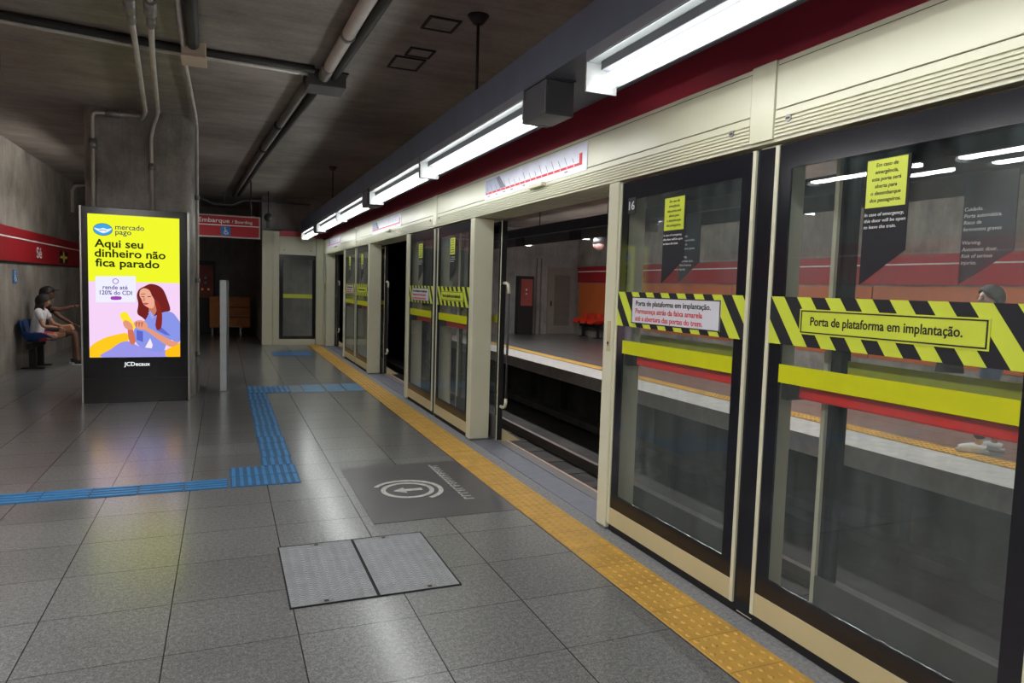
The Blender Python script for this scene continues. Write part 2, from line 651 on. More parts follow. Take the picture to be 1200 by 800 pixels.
def access_sign(name, parent, face, c, s, back, front):
    """blue wheelchair pictogram"""
    u, w, n = face
    C = Vector(c)
    def quad(h0, h1, z0, z1, d0, d1, mb):
        vs = []
        for d in (d0, d1):
            for h, z in ((h0, z0), (h1, z0), (h1, z1), (h0, z1)):
                vs.append(mb.b.verts.new(C + u * h + w * z + n * d))
        for q in ((0, 1, 2, 3), (4, 5, 6, 7), (0, 1, 5, 4), (1, 2, 6, 5), (2, 3, 7, 6), (3, 0, 4, 7)):
            mb.face([vs[i] for i in q])
    m = MB(); quad(-s, s, -s, s, 0, .006, m)
    pl = m.build(name, P('access_blue', (46, 112, 178), .4), parent)
    m = MB()
    k = s
    ring = [C + u * (.05 * k + .38 * k * math.cos(a)) + w * (-.32 * k + .38 * k * math.sin(a)) + n * .009 for a in [PI * .75 + i * (1.15 * PI) / 12 for i in range(13)]]
    m.tube(ring, .06 * k, 6)
    m.tube([C + u * (-.12 * k) + w * (.45 * k) + n * .009, C + u * (-.05 * k) + w * (-.2 * k) + n * .009, C + u * (.35 * k) + w * (-.2 * k) + n * .009, C + u * (.55 * k) + w * (-.68 * k) + n * .009], .075 * k, 6)
    m.tube([C + u * (-.1 * k) + w * (.15 * k) + n * .009, C + u * (.3 * k) + w * (.15 * k) + n * .009], .06 * k, 6)
    m.ball(C + u * (-.14 * k) + w * (.68 * k) + n * .009, .13 * k, 10, 6)
    m.build('wheelchair_symbol', M_INKWHITE, pl if parent is None else pl)
    return pl
asg = access_sign('accessibility_sign', None, FACE_RIGHT, (-3.1, 13.36, 1.50), .11, 0, 0)
tag(asg, 'small blue wheelchair sign on the wall above the blue bench', 'sign')

# ------------------------------------------------------------------ ceiling: conduits, pipes, boxes, hatches
def conduit(name, label, pts, r, mat, cat='conduit', fittings=(), fmat=None, group=None):
    t = thing(name, label, cat, pts[0], group)
    MB().tube(pts, r, 10).build('pipe_run', mat, t)
    for (a, b, rr) in fittings:
        MB().tube([a, b], rr, 10).build('fitting', fmat or M_STEEL, t)
    return t
ZC = CEIL - .045
conduit('conduit', 'thin grey conduit bending round the top left of the pillar', [(-.585, 5.08, ZC - .05), (-.705, 7.04, ZC - .05), (-.865, 9.53, ZC - .05), (-.93, 9.93, ZC - .05), (-.95, 9.965, ZC - .06), (-.97, 9.965, 3.55), (-1.2, 9.965, 3.545), (-1.44, 9.965, 3.54), (-1.47, 9.965, 3.52), (-1.482, 9.965, 3.48), (-1.485, 9.965, 2.42), (-1.485, 9.965, 2.2)], .023, M_CONDUIT,
        fittings=[((-1.34, 9.965, 3.545), (-1.18, 9.965, 3.545), .045), ((-1.483, 9.965, 3.10), (-1.483, 9.965, 3.22), .045), ((-.626, 5.75, ZC - .05), (-.643, 6.03, ZC - .05), .045), ((-.643, 6.03, ZC - .05), (-.658, 6.28, ZC - .05), .033)])
conduit('conduit', 'thin grey conduit running straight down the middle of the pillar face', [(-.44, 5.08, ZC - .05), (-.587, 7.14, ZC - .05), (-.728, 9.49, ZC - .05), (-.79, 9.93, ZC - .06), (-.81, 9.965, ZC - .10), (-.845, 9.965, 3.3), (-.84, 9.965, 2.2)], .023, M_CONDUIT,
        fittings=[((-.487, 5.74, ZC - .05), (-.508, 6.03, ZC - .05), .045), ((-.508, 6.03, ZC - .05), (-.528, 6.31, ZC - .05), .033), ((-.843, 9.965, 2.9), (-.843, 9.965, 2.98), .034)])
conduit('conduit', 'thin pale conduit running down the right edge of the pillar to the floor', [(-.30, 5.2, ZC), (-.335, 7.4, ZC), (-.325, 9.6, ZC), (-.33, 10.2, ZC - .02), (-.33, 10.28, ZC - .1), (-.33, 10.3, 3.2), (-.33, 10.3, 2.3), (-.333, 10.3, .02)], .02, M_CONDUIT,
        fittings=[((-.33, 10.3, 1.5), (-.33, 10.3, 1.56), .032), ((-.33, 10.3, .5), (-.33, 10.3, .56), .032), ((-.33, 10.3, 2.6), (-.33, 10.3, 2.66), .032)])
conduit('conduit', 'short pair of bent conduit stubs left of the pillar above the screen', [(-1.78, 10.4, 2.35), (-1.78, 10.4, 2.62), (-1.75, 10.4, 2.68), (-1.6, 10.4, 2.70)], .02, M_CONDUIT)
conduit('cable_duct', 'black square cable duct dropping across the ceiling to the white box', [(-.21, 4.9, ZC), (-.245, 6.8, ZC)], .05, M_DARKPIPE, 'duct')
conduit('conduit', 'long grey conduit crossing the ceiling from the left wall to the grey box', [(-3.0, 6.60, ZC), (-1.66, 6.92, ZC), (-.6, 7.10, ZC), (-.3, 7.13, ZC), (.80, 7.2, ZC)], .022, M_CONDUIT)
conduit('conduit', 'dark cable run lying behind the long grey ceiling conduit', [(-3.0, 6.50, ZC + .01), (-1.66, 6.80, ZC + .01), (-.7, 6.96, ZC + .01), (-.3, 7.02, ZC + .01), (.80, 7.06, ZC + .01)], .035, M_DARKPIPE)
jb = thing('junction_box', 'square cream junction box on the ceiling in front of the pillar', 'junction box', (-.25, 7.05, ZC - .12))
box('box_body', P('box_cream', (206, 188, 168), .5), jb, -.345, -.145, 6.86, 7.16, CEIL - .12, CEIL - .0, .008)
box('box_lid', P('box_lid_cream', (212, 194, 174), .45), jb, -.35, -.14, 6.85, 7.17, CEIL - .135, CEIL - .12, .004)
conduit('ceiling_pipe', 'thick pale pipe running along the ceiling toward the camera from the grey box', [(1.01, 3.0, CEIL - .07), (.94, 5.3, CEIL - .07), (.90, 7.12, CEIL - .07)], .052, M_PIPE, 'pipe',
        fittings=[((.93, 5.85, CEIL - .07), (.929, 5.9, CEIL - .07), .062), ((.90, 6.8, CEIL - .07), (.90, 7.12, CEIL - .07), .058)])
conduit('ceiling_pipe', 'dark pipe beside the thick pale ceiling pipe', [(1.13, 3.0, CEIL - .05), (1.06, 5.3, CEIL - .05), (1.0, 7.2, CEIL - .05)], .04, M_DARKPIPE, 'pipe')
conduit('ceiling_pipe', 'thin dark grey pipe receding along the ceiling beyond the grey box', [(.79, 7.5, CEIL - .06), (.76, 7.9, CEIL - .06), (.50, 12.5, CEIL - .06), (.22, 18.0, CEIL - .06)], .045, P('pipe_grey', (104, 98, 92), .5), 'pipe',
        fittings=[((.66, 9.6, CEIL - .06), (.655, 9.7, CEIL - .06), .056), ((.56, 11.4, CEIL - .06), (.555, 11.5, CEIL - .06), .056)], fmat=M_DARKPIPE)
conduit('ceiling_pipe', 'black pipe receding alongside the thin dark grey ceiling pipe', [(.90, 7.5, CEIL - .05), (.87, 8.2, CEIL - .05), (.60, 12.5, CEIL - .05), (.32, 18.0, CEIL - .05)], .04, M_DARKPIPE, 'pipe')
gb = thing('pull_box', 'wide grey pull box on the ceiling where the pipes meet', 'junction box', (.92, 7.35, CEIL))
box('box_body', P('box_grey', (78, 76, 78), .55), gb, .76, 1.12, 7.16, 7.52, CEIL - .15, CEIL, .01)
box('box_flange', P('box_flange_grey', (66, 64, 66), .55), gb, .74, 1.14, 7.14, 7.54, CEIL - .02, CEIL - .001)
hm = P('hatch_frame_dark', (40, 36, 34), .6)
def hatch(label, x0, x1, y0, y1):
    t = thing('ceiling_hatch', label, 'hatch', ((x0 + x1) / 2, (y0 + y1) / 2, CEIL), 'small ceiling hatches')
    m = MB(); e = .022
    m.box(x0, x1, y0, y0 + e, CEIL - .012, CEIL); m.box(x0, x1, y1 - e, y1, CEIL - .012, CEIL)
    m.box(x0, x0 + e, y0 + e, y1 - e, CEIL - .012, CEIL); m.box(x1 - e, x1, y0 + e, y1 - e, CEIL - .012, CEIL)
    m.build('frame', hm, t)
    box('lid', M_CEIL, t, x0 + e, x1 - e, y0 + e, y1 - e, CEIL - .006, CEIL + .001)
hatch('dark-framed ceiling hatch nearest the hanger rod', 1.46, 1.72, 5.34, 5.62)
hatch('middle dark-framed ceiling hatch of the three', 1.50, 1.73, 6.10, 6.33)
hatch('dark-framed ceiling hatch farthest from the camera', 1.43, 1.72, 6.38, 6.74)

# ------------------------------------------------------------------ lighting raceways and luminaires
def raceway(name, label, x0, x1, y0, y1, z0, z1, rods, boxes, rodx, bx, boxlab=()):
    t = thing(name, label, 'lighting raceway', ((x0 + x1) / 2, (y0 + y1) / 2, z1))
    box('duct', M_DUCT, t, x0, x1, y0, y1, z0, z1)
    for y in rods:
        rd = MB().tube([(rodx, y, z1), (rodx, y, CEIL - .03)], .012, 8).build('hanger_rod', M_DARKPIPE, t)
        MB().tube([(rodx, y, CEIL - .06), (rodx, y, CEIL)], [.04, .085], 14).build('ceiling_cup', M_DARKPIPE, rd)
    for (a, b) in boxes:
        j = thing('lamp_junction_box', boxlab[boxes.index((a, b))], 'junction box', ((bx[0] + bx[1]) / 2, (a + b) / 2, z0), 'junction boxes between the lamps')
        box('box_body', P('duct_box_grey', (92, 94, 102), .4, .3), j, bx[0], bx[1], a, b, z0 - .208, z0 - .012, .006)
        box('box_flange', P('duct_flange_grey', (80, 82, 90), .45, .3), j, bx[0] - .005, bx[1] + .005, a - .005, b + .005, z0 - .012, z0)
    return t
LAMPN = 0
def luminaire(label, x0, x1, y0, y1, z0, z1, tube_mat, group, open_side=1, shield=.04):
    """strip fitting with two tubes, shielded on one side"""
    t = thing('luminaire', label, 'lamp', ((x0 + x1) / 2, (y0 + y1) / 2, z1), group)
    m = MB(); k = .012
    m.box(x0, x1, y0, y1, z1 - .055, z1)
    if open_side > 0:      # shield added on the track side to cut light on the header
        m.box(x1 - k, x1, y0, y1, z0 + shield, z1 - .055)
    else:
        m.box(x0, x0 + k, y0, y1, z0 + shield, z1 - .055)
    m.build('housing', M_LAMPBODY, t)
    xm = (x0 + x1) / 2
    zr = z1 - .055
    m = MB()
    m.box(x0 + .004, x1 - k - .002, y0 + .012, y1 - .012, zr - .005, zr)
    m.build('reflector', M_REFL, t)
    box('ballast_cover', P('ballast_grey', (70, 72, 78), .5), t, xm - .035, xm + .035, y0 + .05, y1 - .05, zr - .05, zr - .005, .004)
    for y in (y0, y1 - .012):
        box('end_plate', M_LAMPWHITE, t, x0 + (0 if open_side > 0 else k), x1 - (k if open_side > 0 else 0), y, y + .012, z0, zr - .005)
    for dx in (-.035, .035):
        MB().tube([(xm + dx, y0 + .03, z0 + .045), (xm + dx, y1 - .03, z0 + .045)], .018, 10).build('tube', tube_mat, t)
    return t
RX0, RX1 = 1.70, 2.22
_ = 0
raceway('lighting_raceway', 'long dark suspended raceway carrying the lamps along the platform doors', RX0, RX1, -8.5, 17.6, 2.765, 2.985, (5.19, 12.9, -1.5), ((3.70, 3.99), (9.06, 9.38), (14.52, 14.86)), 1.80, (1.70, 1.885), ('nearest dark junction box under the lamp raceway, by the large lamp', 'middle dark junction box under the lamp raceway', 'farthest dark junction box under the lamp raceway'))
lp = [(.72, 3.22, 'nearest fluorescent lamp in view, at the top edge of the picture'), (4.02, 6.46, 'second fluorescent lamp along the platform doors, past the first dark box'),
      (6.50, 8.92, 'third fluorescent lamp along the platform doors'), (9.42, 11.75, 'fourth fluorescent lamp along the platform doors, past the second dark box'),
      (11.8, 14.36, 'fifth fluorescent lamp along the platform doors'), (14.92, 17.3, 'farthest fluorescent lamp along the platform doors, by the end panel'),
      (-2.6, -.1, 'fluorescent lamp over the platform doors behind the camera'), (-5.6, -3.1, 'fluorescent lamp over the platform doors far behind the camera')]
for y0, y1, lb in lp:
    luminaire(lb, 1.70, 1.89, y0, y1, 2.56, 2.765, M_TUBE, 'lamps along the platform doors')
raceway('lighting_raceway', 'suspended raceway with lamps over the middle of the left platform, seen mirrored in the glass', -2.06, -1.54, -6.6, 6.40, 3.06, 3.25, (4.0, -2), (), -1.8, (0, 0))
for y0, y1, lb in ((4.87, 6.35, 'short fluorescent lamp over the left platform at the raceway end'), (2.0, 4.56, 'long fluorescent lamp over the left platform, next to the short one'), (-1.0, 1.6, 'fluorescent lamp over the left platform beside the camera'), (-4.2, -1.6, 'fluorescent lamp over the left platform behind the camera')):
    luminaire(lb, -1.9, -1.7, y0, y1, 2.86, 3.06, M_TUBE_L, 'lamps over the left platform')
raceway('lighting_raceway', 'added short raceway with one unseen fill lamp behind the concrete pillar', -1.62, -1.1, 11.9, 14.3, 3.06, 3.25, (13,), (), -1.36, (0, 0))  # raceway and lamp added out of view to light the bench wall
luminaire('added fluorescent fill lamp, unseen behind the concrete pillar', -1.46, -1.26, 11.9, 14.3, 2.86, 3.06, M_TUBE_FILL, 'lamps over the left platform')
raceway('lighting_raceway', 'dark suspended raceway with lamps across the track over the opposite platform', 6.72, 7.20, -4, 21, 2.81, 3.02, (15.2, 12.0, 8.3, 5.0), ((12.95, 13.35), (15.9, 16.3)), 6.95, (6.8, 7.1), ('dark junction box in the lamp row across the track, by the dome camera', 'dark junction box in the lamp row across the track, left of the dome camera'))
for i, (y0, y1) in enumerate(((16.4, 18.9), (13.4, 15.85), (10.4, 12.9), (7.5, 9.9), (4.6, 6.9), (1.7, 4.2))):
    luminaire(['farthest lamp across the track', 'second farthest lamp across the track', 'lamp across the track seen above the opening', 'lamp across the track seen through the door numbered 16', 'lamp across the track seen at the left of the yellow-notice door', 'lamp across the track nearest the right edge'][i],
              6.85, 7.04, y0, y1, 2.61, 2.81, M_TUBE_O, 'lamps over the opposite platform', -1, .0)

# ------------------------------------------------------------------ platform screen doors
PX = 2.30
PER = 5.38
BANKS = [2.56, 2.56 + PER, 2.56 + 2 * PER]
HTOP, HBOT = 2.605, 2.245

def hazard(parent, ya, yb, z0, z1, x):
    """hazard tape: ya > yb, stripes lean like a backslash read from the platform"""
    m = MB()
    m.mi = 0
    m.prism([(yb, z0), (ya, z0), (ya, z1), (yb, z1)], 0, x, x + .003)
    m.mi = 1
    per, sl = .152, .70
    k = -4
    h = z1 - z0
    while True:
        top = ya + .3 - k * per
        if top < yb - .4:
            break
        poly = [(top, z1), (top - per * .5, z1), (top - per * .5 - sl * h, z0), (top - sl * h, z0)]
        poly = clip(poly, yb, ya, z0, z1)
        if len(poly) >= 3:
            m.prism(poly, 0, x - .0012, x)
        k += 1
    return m.build('hazard_tape', [M_TAPEBLACK, M_LIME], parent)

def emergency_door(ya, yb, label, notice, num=None, detail=True):
    """fixed glazed door leaf from y=ya (far) to y=yb (near); seen from the platform"""
    t = thing('emergency_door', label, 'door', (PX, (ya + yb) / 2, 0), 'glazed emergency doors of the platform screen')
    e = .022
    box('edge_strip', M_CREAM, t, PX, PX + .05, ya - e, ya, .05, HBOT - .02)
    box('edge_strip', M_CREAM, t, PX, PX + .05, yb, yb + e, .05, HBOT - .02)
    box('bottom_rail', M_CREAMRAIL, t, PX, PX + .05, yb + e, ya - e, .05, .158, .003)
    box('seal', M_BLACKMATT, t, PX + .015, PX + .04, yb, ya, .006, .05)
    a, b = ya - e, yb + e
    z0, z1 = .158, HBOT - .02
    g0, g1, gz0, gz1 = a - .07, b + .075, .25, 2.115
    m = MB()
    m.box(PX + .006, PX + .018, g0, a, z0, z1)
    m.box(PX + .006, PX + .018, b, g1, z0, z1)
    m.box(PX + .006, PX + .018, g1, g0, z0, gz0)
    m.box(PX + .006, PX + .018, g1, g0, gz1, z1)
    m.build('black_border', M_BLACK, t)
    box('glass_pane', M_GLASS, t, PX + .006, PX + .018, g1, g0, gz0, gz1)
    x = PX + .004
    ys, yt = (g0 if detail else g0), g1
    box('yellow_stripe', M_YELSTRIPE, t, x, x + .0025, g1, g0, 1.166, 1.248)
    hz = hazard(t, a + .0, b - .0, 1.338, 1.55, PX + .001)
    c = (ya + yb) / 2
    if notice == 'white':
        p = box('notice_plate', M_WHITE, t, PX - .003, PX - .0005, c - .41, c + .41, 1.362, 1.522)
        m = MB()
        for (y0, y1, zz0, zz1) in ((c - .41, c + .41, 1.516, 1.522), (c - .41, c + .41, 1.362, 1.368), (c - .41, c - .404, 1.368, 1.516), (c + .404, c + .41, 1.368, 1.516)):
            m.box(PX - .0042, PX - .003, y0, y1, zz0, zz1)
        m.build('frame_line', M_INK, p)
        ox = PX - .0032
        text('lettering', 'Porta de plataforma em implantação.', M_INK, p, (ox, c + .365, 1.470), FACE_PLATFORM, .030, .70, .012)
        text('lettering', 'Permaneça atrás da faixa amarela', M_INKRED, p, (ox, c + .365, 1.424), FACE_PLATFORM, .030, .635, .012)
        text('lettering', 'até a abertura das portas do trem.', M_INKRED, p, (ox, c + .365, 1.380), FACE_PLATFORM, .030, .64, .012)
    else:
        p = box('notice_plate', M_LIME, t, PX - .003, PX - .0005, c - .405, c + .405, 1.392, 1.500)
        m = MB()
        for (y0, y1, zz0, zz1) in ((c - .398, c + .398, 1.489, 1.4945), (c - .398, c + .398, 1.398, 1.4035), (c - .398, c - .3925, 1.4035, 1.489), (c + .3925, c + .398, 1.4035, 1.489)):
            m.box(PX - .0042, PX - .003, y0, y1, zz0, zz1)
        m.build('frame_line', M_INK, p)
        text('lettering', 'Porta de plataforma em implantação.', M_INK, p, (PX - .0032, c + .345, 1.432), FACE_PLATFORM, .036, .66, .014)
    # emergency sticker
    s0, s1 = c + .125, c - .075
    if notice == 'yellow':
        s0, s1 = c + .120, c - .070
    st = flat('emergency_sticker', M_TAPEBLACK, t, [(s0, 1.605), (s0, 2.085), (s1, 2.085), (s1, 1.735)], 0, x, x + .0025)
    lm = box('sticker_panel', M_LIME, st, x - .0012, x - .0001, s1 + .012, s0 - .006, 1.90, 2.08)
    cy = (s0 + s1) / 2 + .003
    for i, ln in enumerate(('Em caso de', 'emergência,', 'esta porta será', 'aberta para', 'o desembarque', 'dos passageiros.')):
        text('lettering', ln, M_INK, st, (x - .0014, cy, 2.053 - i * .0265), FACE_PLATFORM, .0145, None, .01, .12, .0006, 'CENTER')
    for i, ln in enumerate(('In case of emergency,', 'this door will be open', 'to leave the train.')):
        text('lettering', ln, M_INKWHITE, st, (x - .0002, s0 - .005, 1.868 - i * .0235), FACE_PLATFORM, .0125, (.17, .178, .14)[i], .006, .15, .0006)
    # push bar on the track side
    bar = MB().box(PX + .085, PX + .125, b + .06, a - .10, 1.095, 1.158).build('push_bar', M_PUSH, t, .008)
    for y in (b + .06, a - .10):
        MB().box(PX + .017, PX + .125, y - .018, y + .018, 1.09, 1.163).build('bracket', M_BLACKMATT, bar)
    if num:
        nt = box('number_tag', M_TAPEBLACK, t, x, x + .0025, a - .155, a - .07, 2.03, 2.125)
        text('numeral', num, M_INKWHITE, nt, (x - .0002, a - .082, 2.052), FACE_PLATFORM, .05, .062, .012)
    return t

def door_post(y0, y1, label, lock=False):
    t = thing('door_post', label, 'post', (PX, (y0 + y1) / 2, 0), 'cream posts of the platform screen')
    box('post_body', M_CREAM, t, PX - .012, PX + .195, y0, y1, .02, HBOT - .007, .006)
    box('foot_plate', M_STEEL, t, PX - .012, PX + .195, y0, y1, -.01, .02)
    if lock:
        yc = (y0 + y1) / 2 - .01
        lk = box('lock_plate', M_CREAMRAIL, t, PX - .016, PX - .012, yc - .02, yc + .02, 1.165, 1.36, .002)
        MB().tube([(PX - .02, yc, 1.22), (PX - .016, yc, 1.22)], .009, 10).build('key_slot', M_INK, lk)
        m = MB().box(PX - .018, PX - .016, yc - .003, yc + .003, 1.20, 1.215)
        m.build('key_mark', M_INK, lk)
    return t

def centre_post(c, label):
    t = thing('centre_post', label, 'post', (PX, c, 0), 'centre posts of the platform screen')
    box('black_cover', M_BLACK, t, PX + .012, PX + .03, c - .062, c + .062, .02, HBOT - .02)
    box('post_body', M_CREAM, t, PX + .03, PX + .185, c - .062, c + .062, .0, HBOT - .007, .004)
    return t

def sliding_door(lead, trail, label, sticker=True):
    """parked sliding leaf; lead = y of its leading edge"""
    s = 1 if lead > trail else -1
    x0, x1 = PX + .225, PX + .275
    t = thing('sliding_door', label, 'door', (x0, (lead + trail) / 2, 0), 'parked sliding doors of the platform screen')
    lo, hi = min(lead, trail), max(lead, trail)
    def bx(nm, mt, a, b, z0, z1, xx0=x0, xx1=x1, par=t, bev=0):
        return box(nm, mt, par, xx0, xx1, min(a, b), max(a, b), z0, z1, bev)
    bx('leading_stile', M_CREAM, lead, lead - s * .022, .03, 2.21)
    bx('rubber_nose', M_BLACKMATT, lead + s * .012, lead, .03, 2.21)
    bx('trailing_stile', M_CREAM, trail, trail + s * .022, .03, 2.21)
    bx('bottom_rail', P('leaf_rail_grey', (74, 74, 72), .5), lead - s * .022, trail + s * .022, .03, .265)
    m = MB()
    A, B = lead - s * .022, trail + s * .022
    gA, gB = A - s * .085, B + s * .095
    for (p, q, z0, z1) in ((A, gA, .265, 2.21), (gB, B, .265, 2.21), (gA, gB, 2.10, 2.21)):
        m.box(x0 + .018, x0 + .03, min(p, q), max(p, q), z0, z1)
    m.build('black_border', M_BLACK, t)
    bx('glass_pane', M_GLASS2, gA, gB, .265, 2.10, x0 + .018, x0 + .03)
    bx('yellow_stripe', P('yellow_stripe_dull', (150, 158, 36), .4), gA, gB, 1.20, 1.275, x0 + .015, x0 + .018)
    # bent pull handle on the leading edge
    hy = lead + s * .0
    xx = x1 + .012
    pts = [Vector((x1 - .012, hy, 1.60))] + arc((x1 - .01, hy + s * .06, 1.54), .06, PI / 2, 0, 5, ((0, s, 0), (0, 0, 1)))
    top = [Vector((x1 - .02, hy + s * .013, 1.60)), Vector((x1 - .02, hy + s * .07, 1.60)), Vector((x1 - .02, hy + s * .125, 1.585)), Vector((x1 - .02, hy + s * .143, 1.55)), Vector((x1 - .02, hy + s * .145, 1.50))]
    bot = [Vector((p.x, p.y, .37 + (1.60 - p.z))) for p in top]
    hd = MB().tube([Vector((x1 - .02, hy + s * .145, 1.50)), Vector((x1 - .02, hy + s * .145, .47))], .011, 10).build('pull_handle', P('handle_dark_grey', (70, 70, 74), .4, .3), t)
    MB().tube(top, .016, 10).build('handle_bend', M_CREAM, hd)
    MB().tube(bot, .016, 10).build('handle_bend', M_CREAM, hd)
    flat('gusset', M_CREAMRAIL, t, [(0, 0), (0, 0), (0, 0)], 0, 0, 0) if False else None
    m = MB()
    m.prism([(x1, .012), (x1 + .21, .012), (x1, .15)], 1, lo if s < 0 else hi - .03, (lo + .03) if s < 0 else hi)
    g = m.build('gusset', M_CREAMRAIL, t)
    if sticker:
        c = (lead + trail) / 2
        a, b = c + .095, c - .095
        x = x0 + .015
        st = flat('warning_sticker', P('sticker_smoke', (58, 64, 72), .4), t, [(a, 1.615), (a, 2.02), (b, 2.02), (b, 1.735)], 0, x, x + .003)
        for i, ln in enumerate(('Cuidado.', 'Porta automática.', 'Risco de', 'ferimentos graves', '', 'Warning.', 'Automatic door.', 'Risk of serious', 'injuries.')):
            if ln:
                text('lettering', ln, M_INKWHITE, st, (x - .0002, a - .006, 1.885 - i * .0245), FACE_PLATFORM, .0135, None, .004, .15, .0006)
    return t

half = 1.39
# near bank, behind it the further ones
emergency_door(3.83, 2.622, 'glazed emergency door numbered 16 with a white notice in black and red letters', 'white', '16')
emergency_door(2.498, 1.28, 'nearest glazed emergency door with a large yellow platform door notice', 'yellow')
door_post(3.83, 3.95, 'cream door post with a small lock, at the left edge of the door numbered 16', True)
door_post(1.16, 1.28, 'cream door post at the near end of the yellow-notice door, at the right edge')
centre_post(2.56, 'black strip and cream post between the door numbered 16 and the nearest door')
sliding_door(4.10, 2.74, 'sliding door with bent handle parked behind the glass door numbered 16')
sliding_door(1.00, 2.36, 'sliding door with a smoky warning sticker parked behind the nearest glass door')
B = BANKS[1]
emergency_door(B + 1.27, B + .062, 'narrow-looking glazed door with white notice, left of the first opening', 'white')
emergency_door(B - .062, B - 1.27, 'glazed door with yellow notice just left of the first opening post', 'yellow')
door_post(B + 1.27, B + 1.39, 'cream door post at the far end of the second pair of glass doors')
door_post(B - 1.39, B - 1.27, 'wide cream door post at the left side of the first opening')
centre_post(B, 'dark strip and cream post between the second pair of glass doors')
sliding_door(B + 1.54, B + .18, 'sliding door parked behind the second white-notice glass door')
sliding_door(B - 1.54, B - .18, 'sliding door with bent handle parked at the left of the first opening')
B = BANKS[2]
emergency_door(B + 1.27, B + .062, 'distant glazed door with white notice, left of the second opening', 'white')
emergency_door(B - .062, B - 1.27, 'distant glazed door with yellow notice, just left of the second opening', 'yellow')
door_post(B + 1.27, B + 1.39, 'cream door post at the far end of the distant pair of glass doors')
door_post(B - 1.39, B - 1.27, 'cream door post at the left side of the second opening')
centre_post(B, 'dark strip and cream post between the distant pair of glass doors')
sliding_door(B + 1.54, B + .18, 'sliding door parked behind the distant white-notice glass door')
sliding_door(B - 1.54, B - .18, 'sliding door with bent handle parked at the left of the second opening')
emergency_door(17.78, 17.43, 'narrow farthest glazed panel beside the end corner', 'none') if False else None
B = 2.56 + 3 * PER
door_post(B - 1.39, B - 1.27, 'farthest cream door post, near the end corner')
t = thing('corner_panel', 'narrow glazed panel in the far end corner of the platform doors', 'panel', (PX, 17.65, 0))
box('bottom_rail', M_CREAMRAIL, t, PX, PX + .05, 17.43, 17.80, .05, .158)
box('glass_pane', M_GLASS, t, PX + .007, PX + .017, 17.43, 17.74, .158, 2.225)
box('corner_stile', M_CREAM, t, PX - .01, PX + .06, 17.74, 17.85, .0, 2.245)
box('yellow_stripe', M_YELSTRIPE, t, PX + .004, PX + .0065, 17.43, 17.74, 1.166, 1.248)
hazard(t, 17.74, 17.43, 1.338, 1.55, PX + .001)
sliding_door(B - 1.54, B - .9, 'short sliding door at the left of the farthest opening', False)

# headers, one per module
def header(c, label, nearest=False):
    y0, y1 = c - .05 + .0, c + PER - .05
    t = thing('door_header', label, 'header', (PX, c, HBOT), 'cream headers over the platform doors')
    bd = MB()
    bd.box(PX, PX + .33, y0, y1, HBOT, HTOP)
    bd.build('header_body', M_CREAM, t)
    cv = box('cover_strip', M_CREAM, t, PX - .016, PX, y0 - .0, y0 + .15, HBOT + .012, HTOP, .003)
    # access panel with groove lines
    pn = box('access_panel', M_CREAM, t, PX - .010, PX, y0 + .158, y1 - .006, 2.385, 2.578, .003)
    lw = box('lower_strip', M_CREAM, t, PX - .010, PX, y0 + .158, y1 - .006, 2.345, 2.380, .002)
    m = MB()
    for k in range(5):
        z = 2.262 + k * .0165
        m.prism([(PX - .010, z), (PX, z - .001), (PX, z + .013), (PX - .010, z + .010)], 1, y0 + .158, y1 - .006)
    m.build('ribbed_strip', M_CREAM, t)
    box('top_groove', M_GROOVE, t, PX - .003, PX, y0 + .158, y1 - .006, 2.578, 2.584)
    box('lower_groove', M_GROOVE, t, PX - .003, PX, y0 + .158, y1 - .006, 2.380, 2.385)
    m = MB()
    for k in range(6):
        m.box(PX + .06 + k * .045, PX + .075 + k * .045, y0 + .158, y1 - .006, HBOT - .006, HBOT)
    m.build('soffit_ribs', M_CREAM, t)
    for dy in (.29, -.08 - .02):
        y = (y0 + .15 + .13) if dy > 0 else y1 - .09
        sw = MB().tube([(PX - .016, y, 2.332), (PX - .009, y, 2.332)], .016, 16).build('lock_screw', M_STEEL, t)
        MB().box(PX - .0175, PX - .016, y - .010, y + .010, 2.328, 2.336).build('screw_slot', M_INK, sw)
    return t
HLAB = ['cream door header over the first opening, from the cover strip above door 16', 'cream door header over the second opening', 'cream door header over the farthest openings', 'cream door header nearest the camera, at the upper right']
for i, c in enumerate((2.56, 2.56 + PER, 2.56 - PER)):
    header(c, HLAB[(0, 1, 3)[i]])
# last, shorter header to the end corner
def last_header():
    c = 2.56 + 2 * PER
    y0, y1 = c - .05, 17.85
    t = thing('door_header', HLAB[2], 'header', (PX, c, HBOT), 'cream headers over the platform doors')
    box('header_body', M_CREAM, t, PX, PX + .33, y0, y1, HBOT, HTOP)
    box('cover_strip', M_CREAM, t, PX - .016, PX, y0, y0 + .15, HBOT + .012, HTOP, .003)
    box('access_panel', M_CREAM, t, PX - .010, PX, y0 + .158, y1 - .01, 2.385, 2.578, .003)
    box('lower_strip', M_CREAM, t, PX - .010, PX, y0 + .158, y1 - .01, 2.262, 2.380, .002)
    box('top_groove', M_GROOVE, t, PX - .003, PX, y0 + .158, y1 - .01, 2.578, 2.584)
last_header()

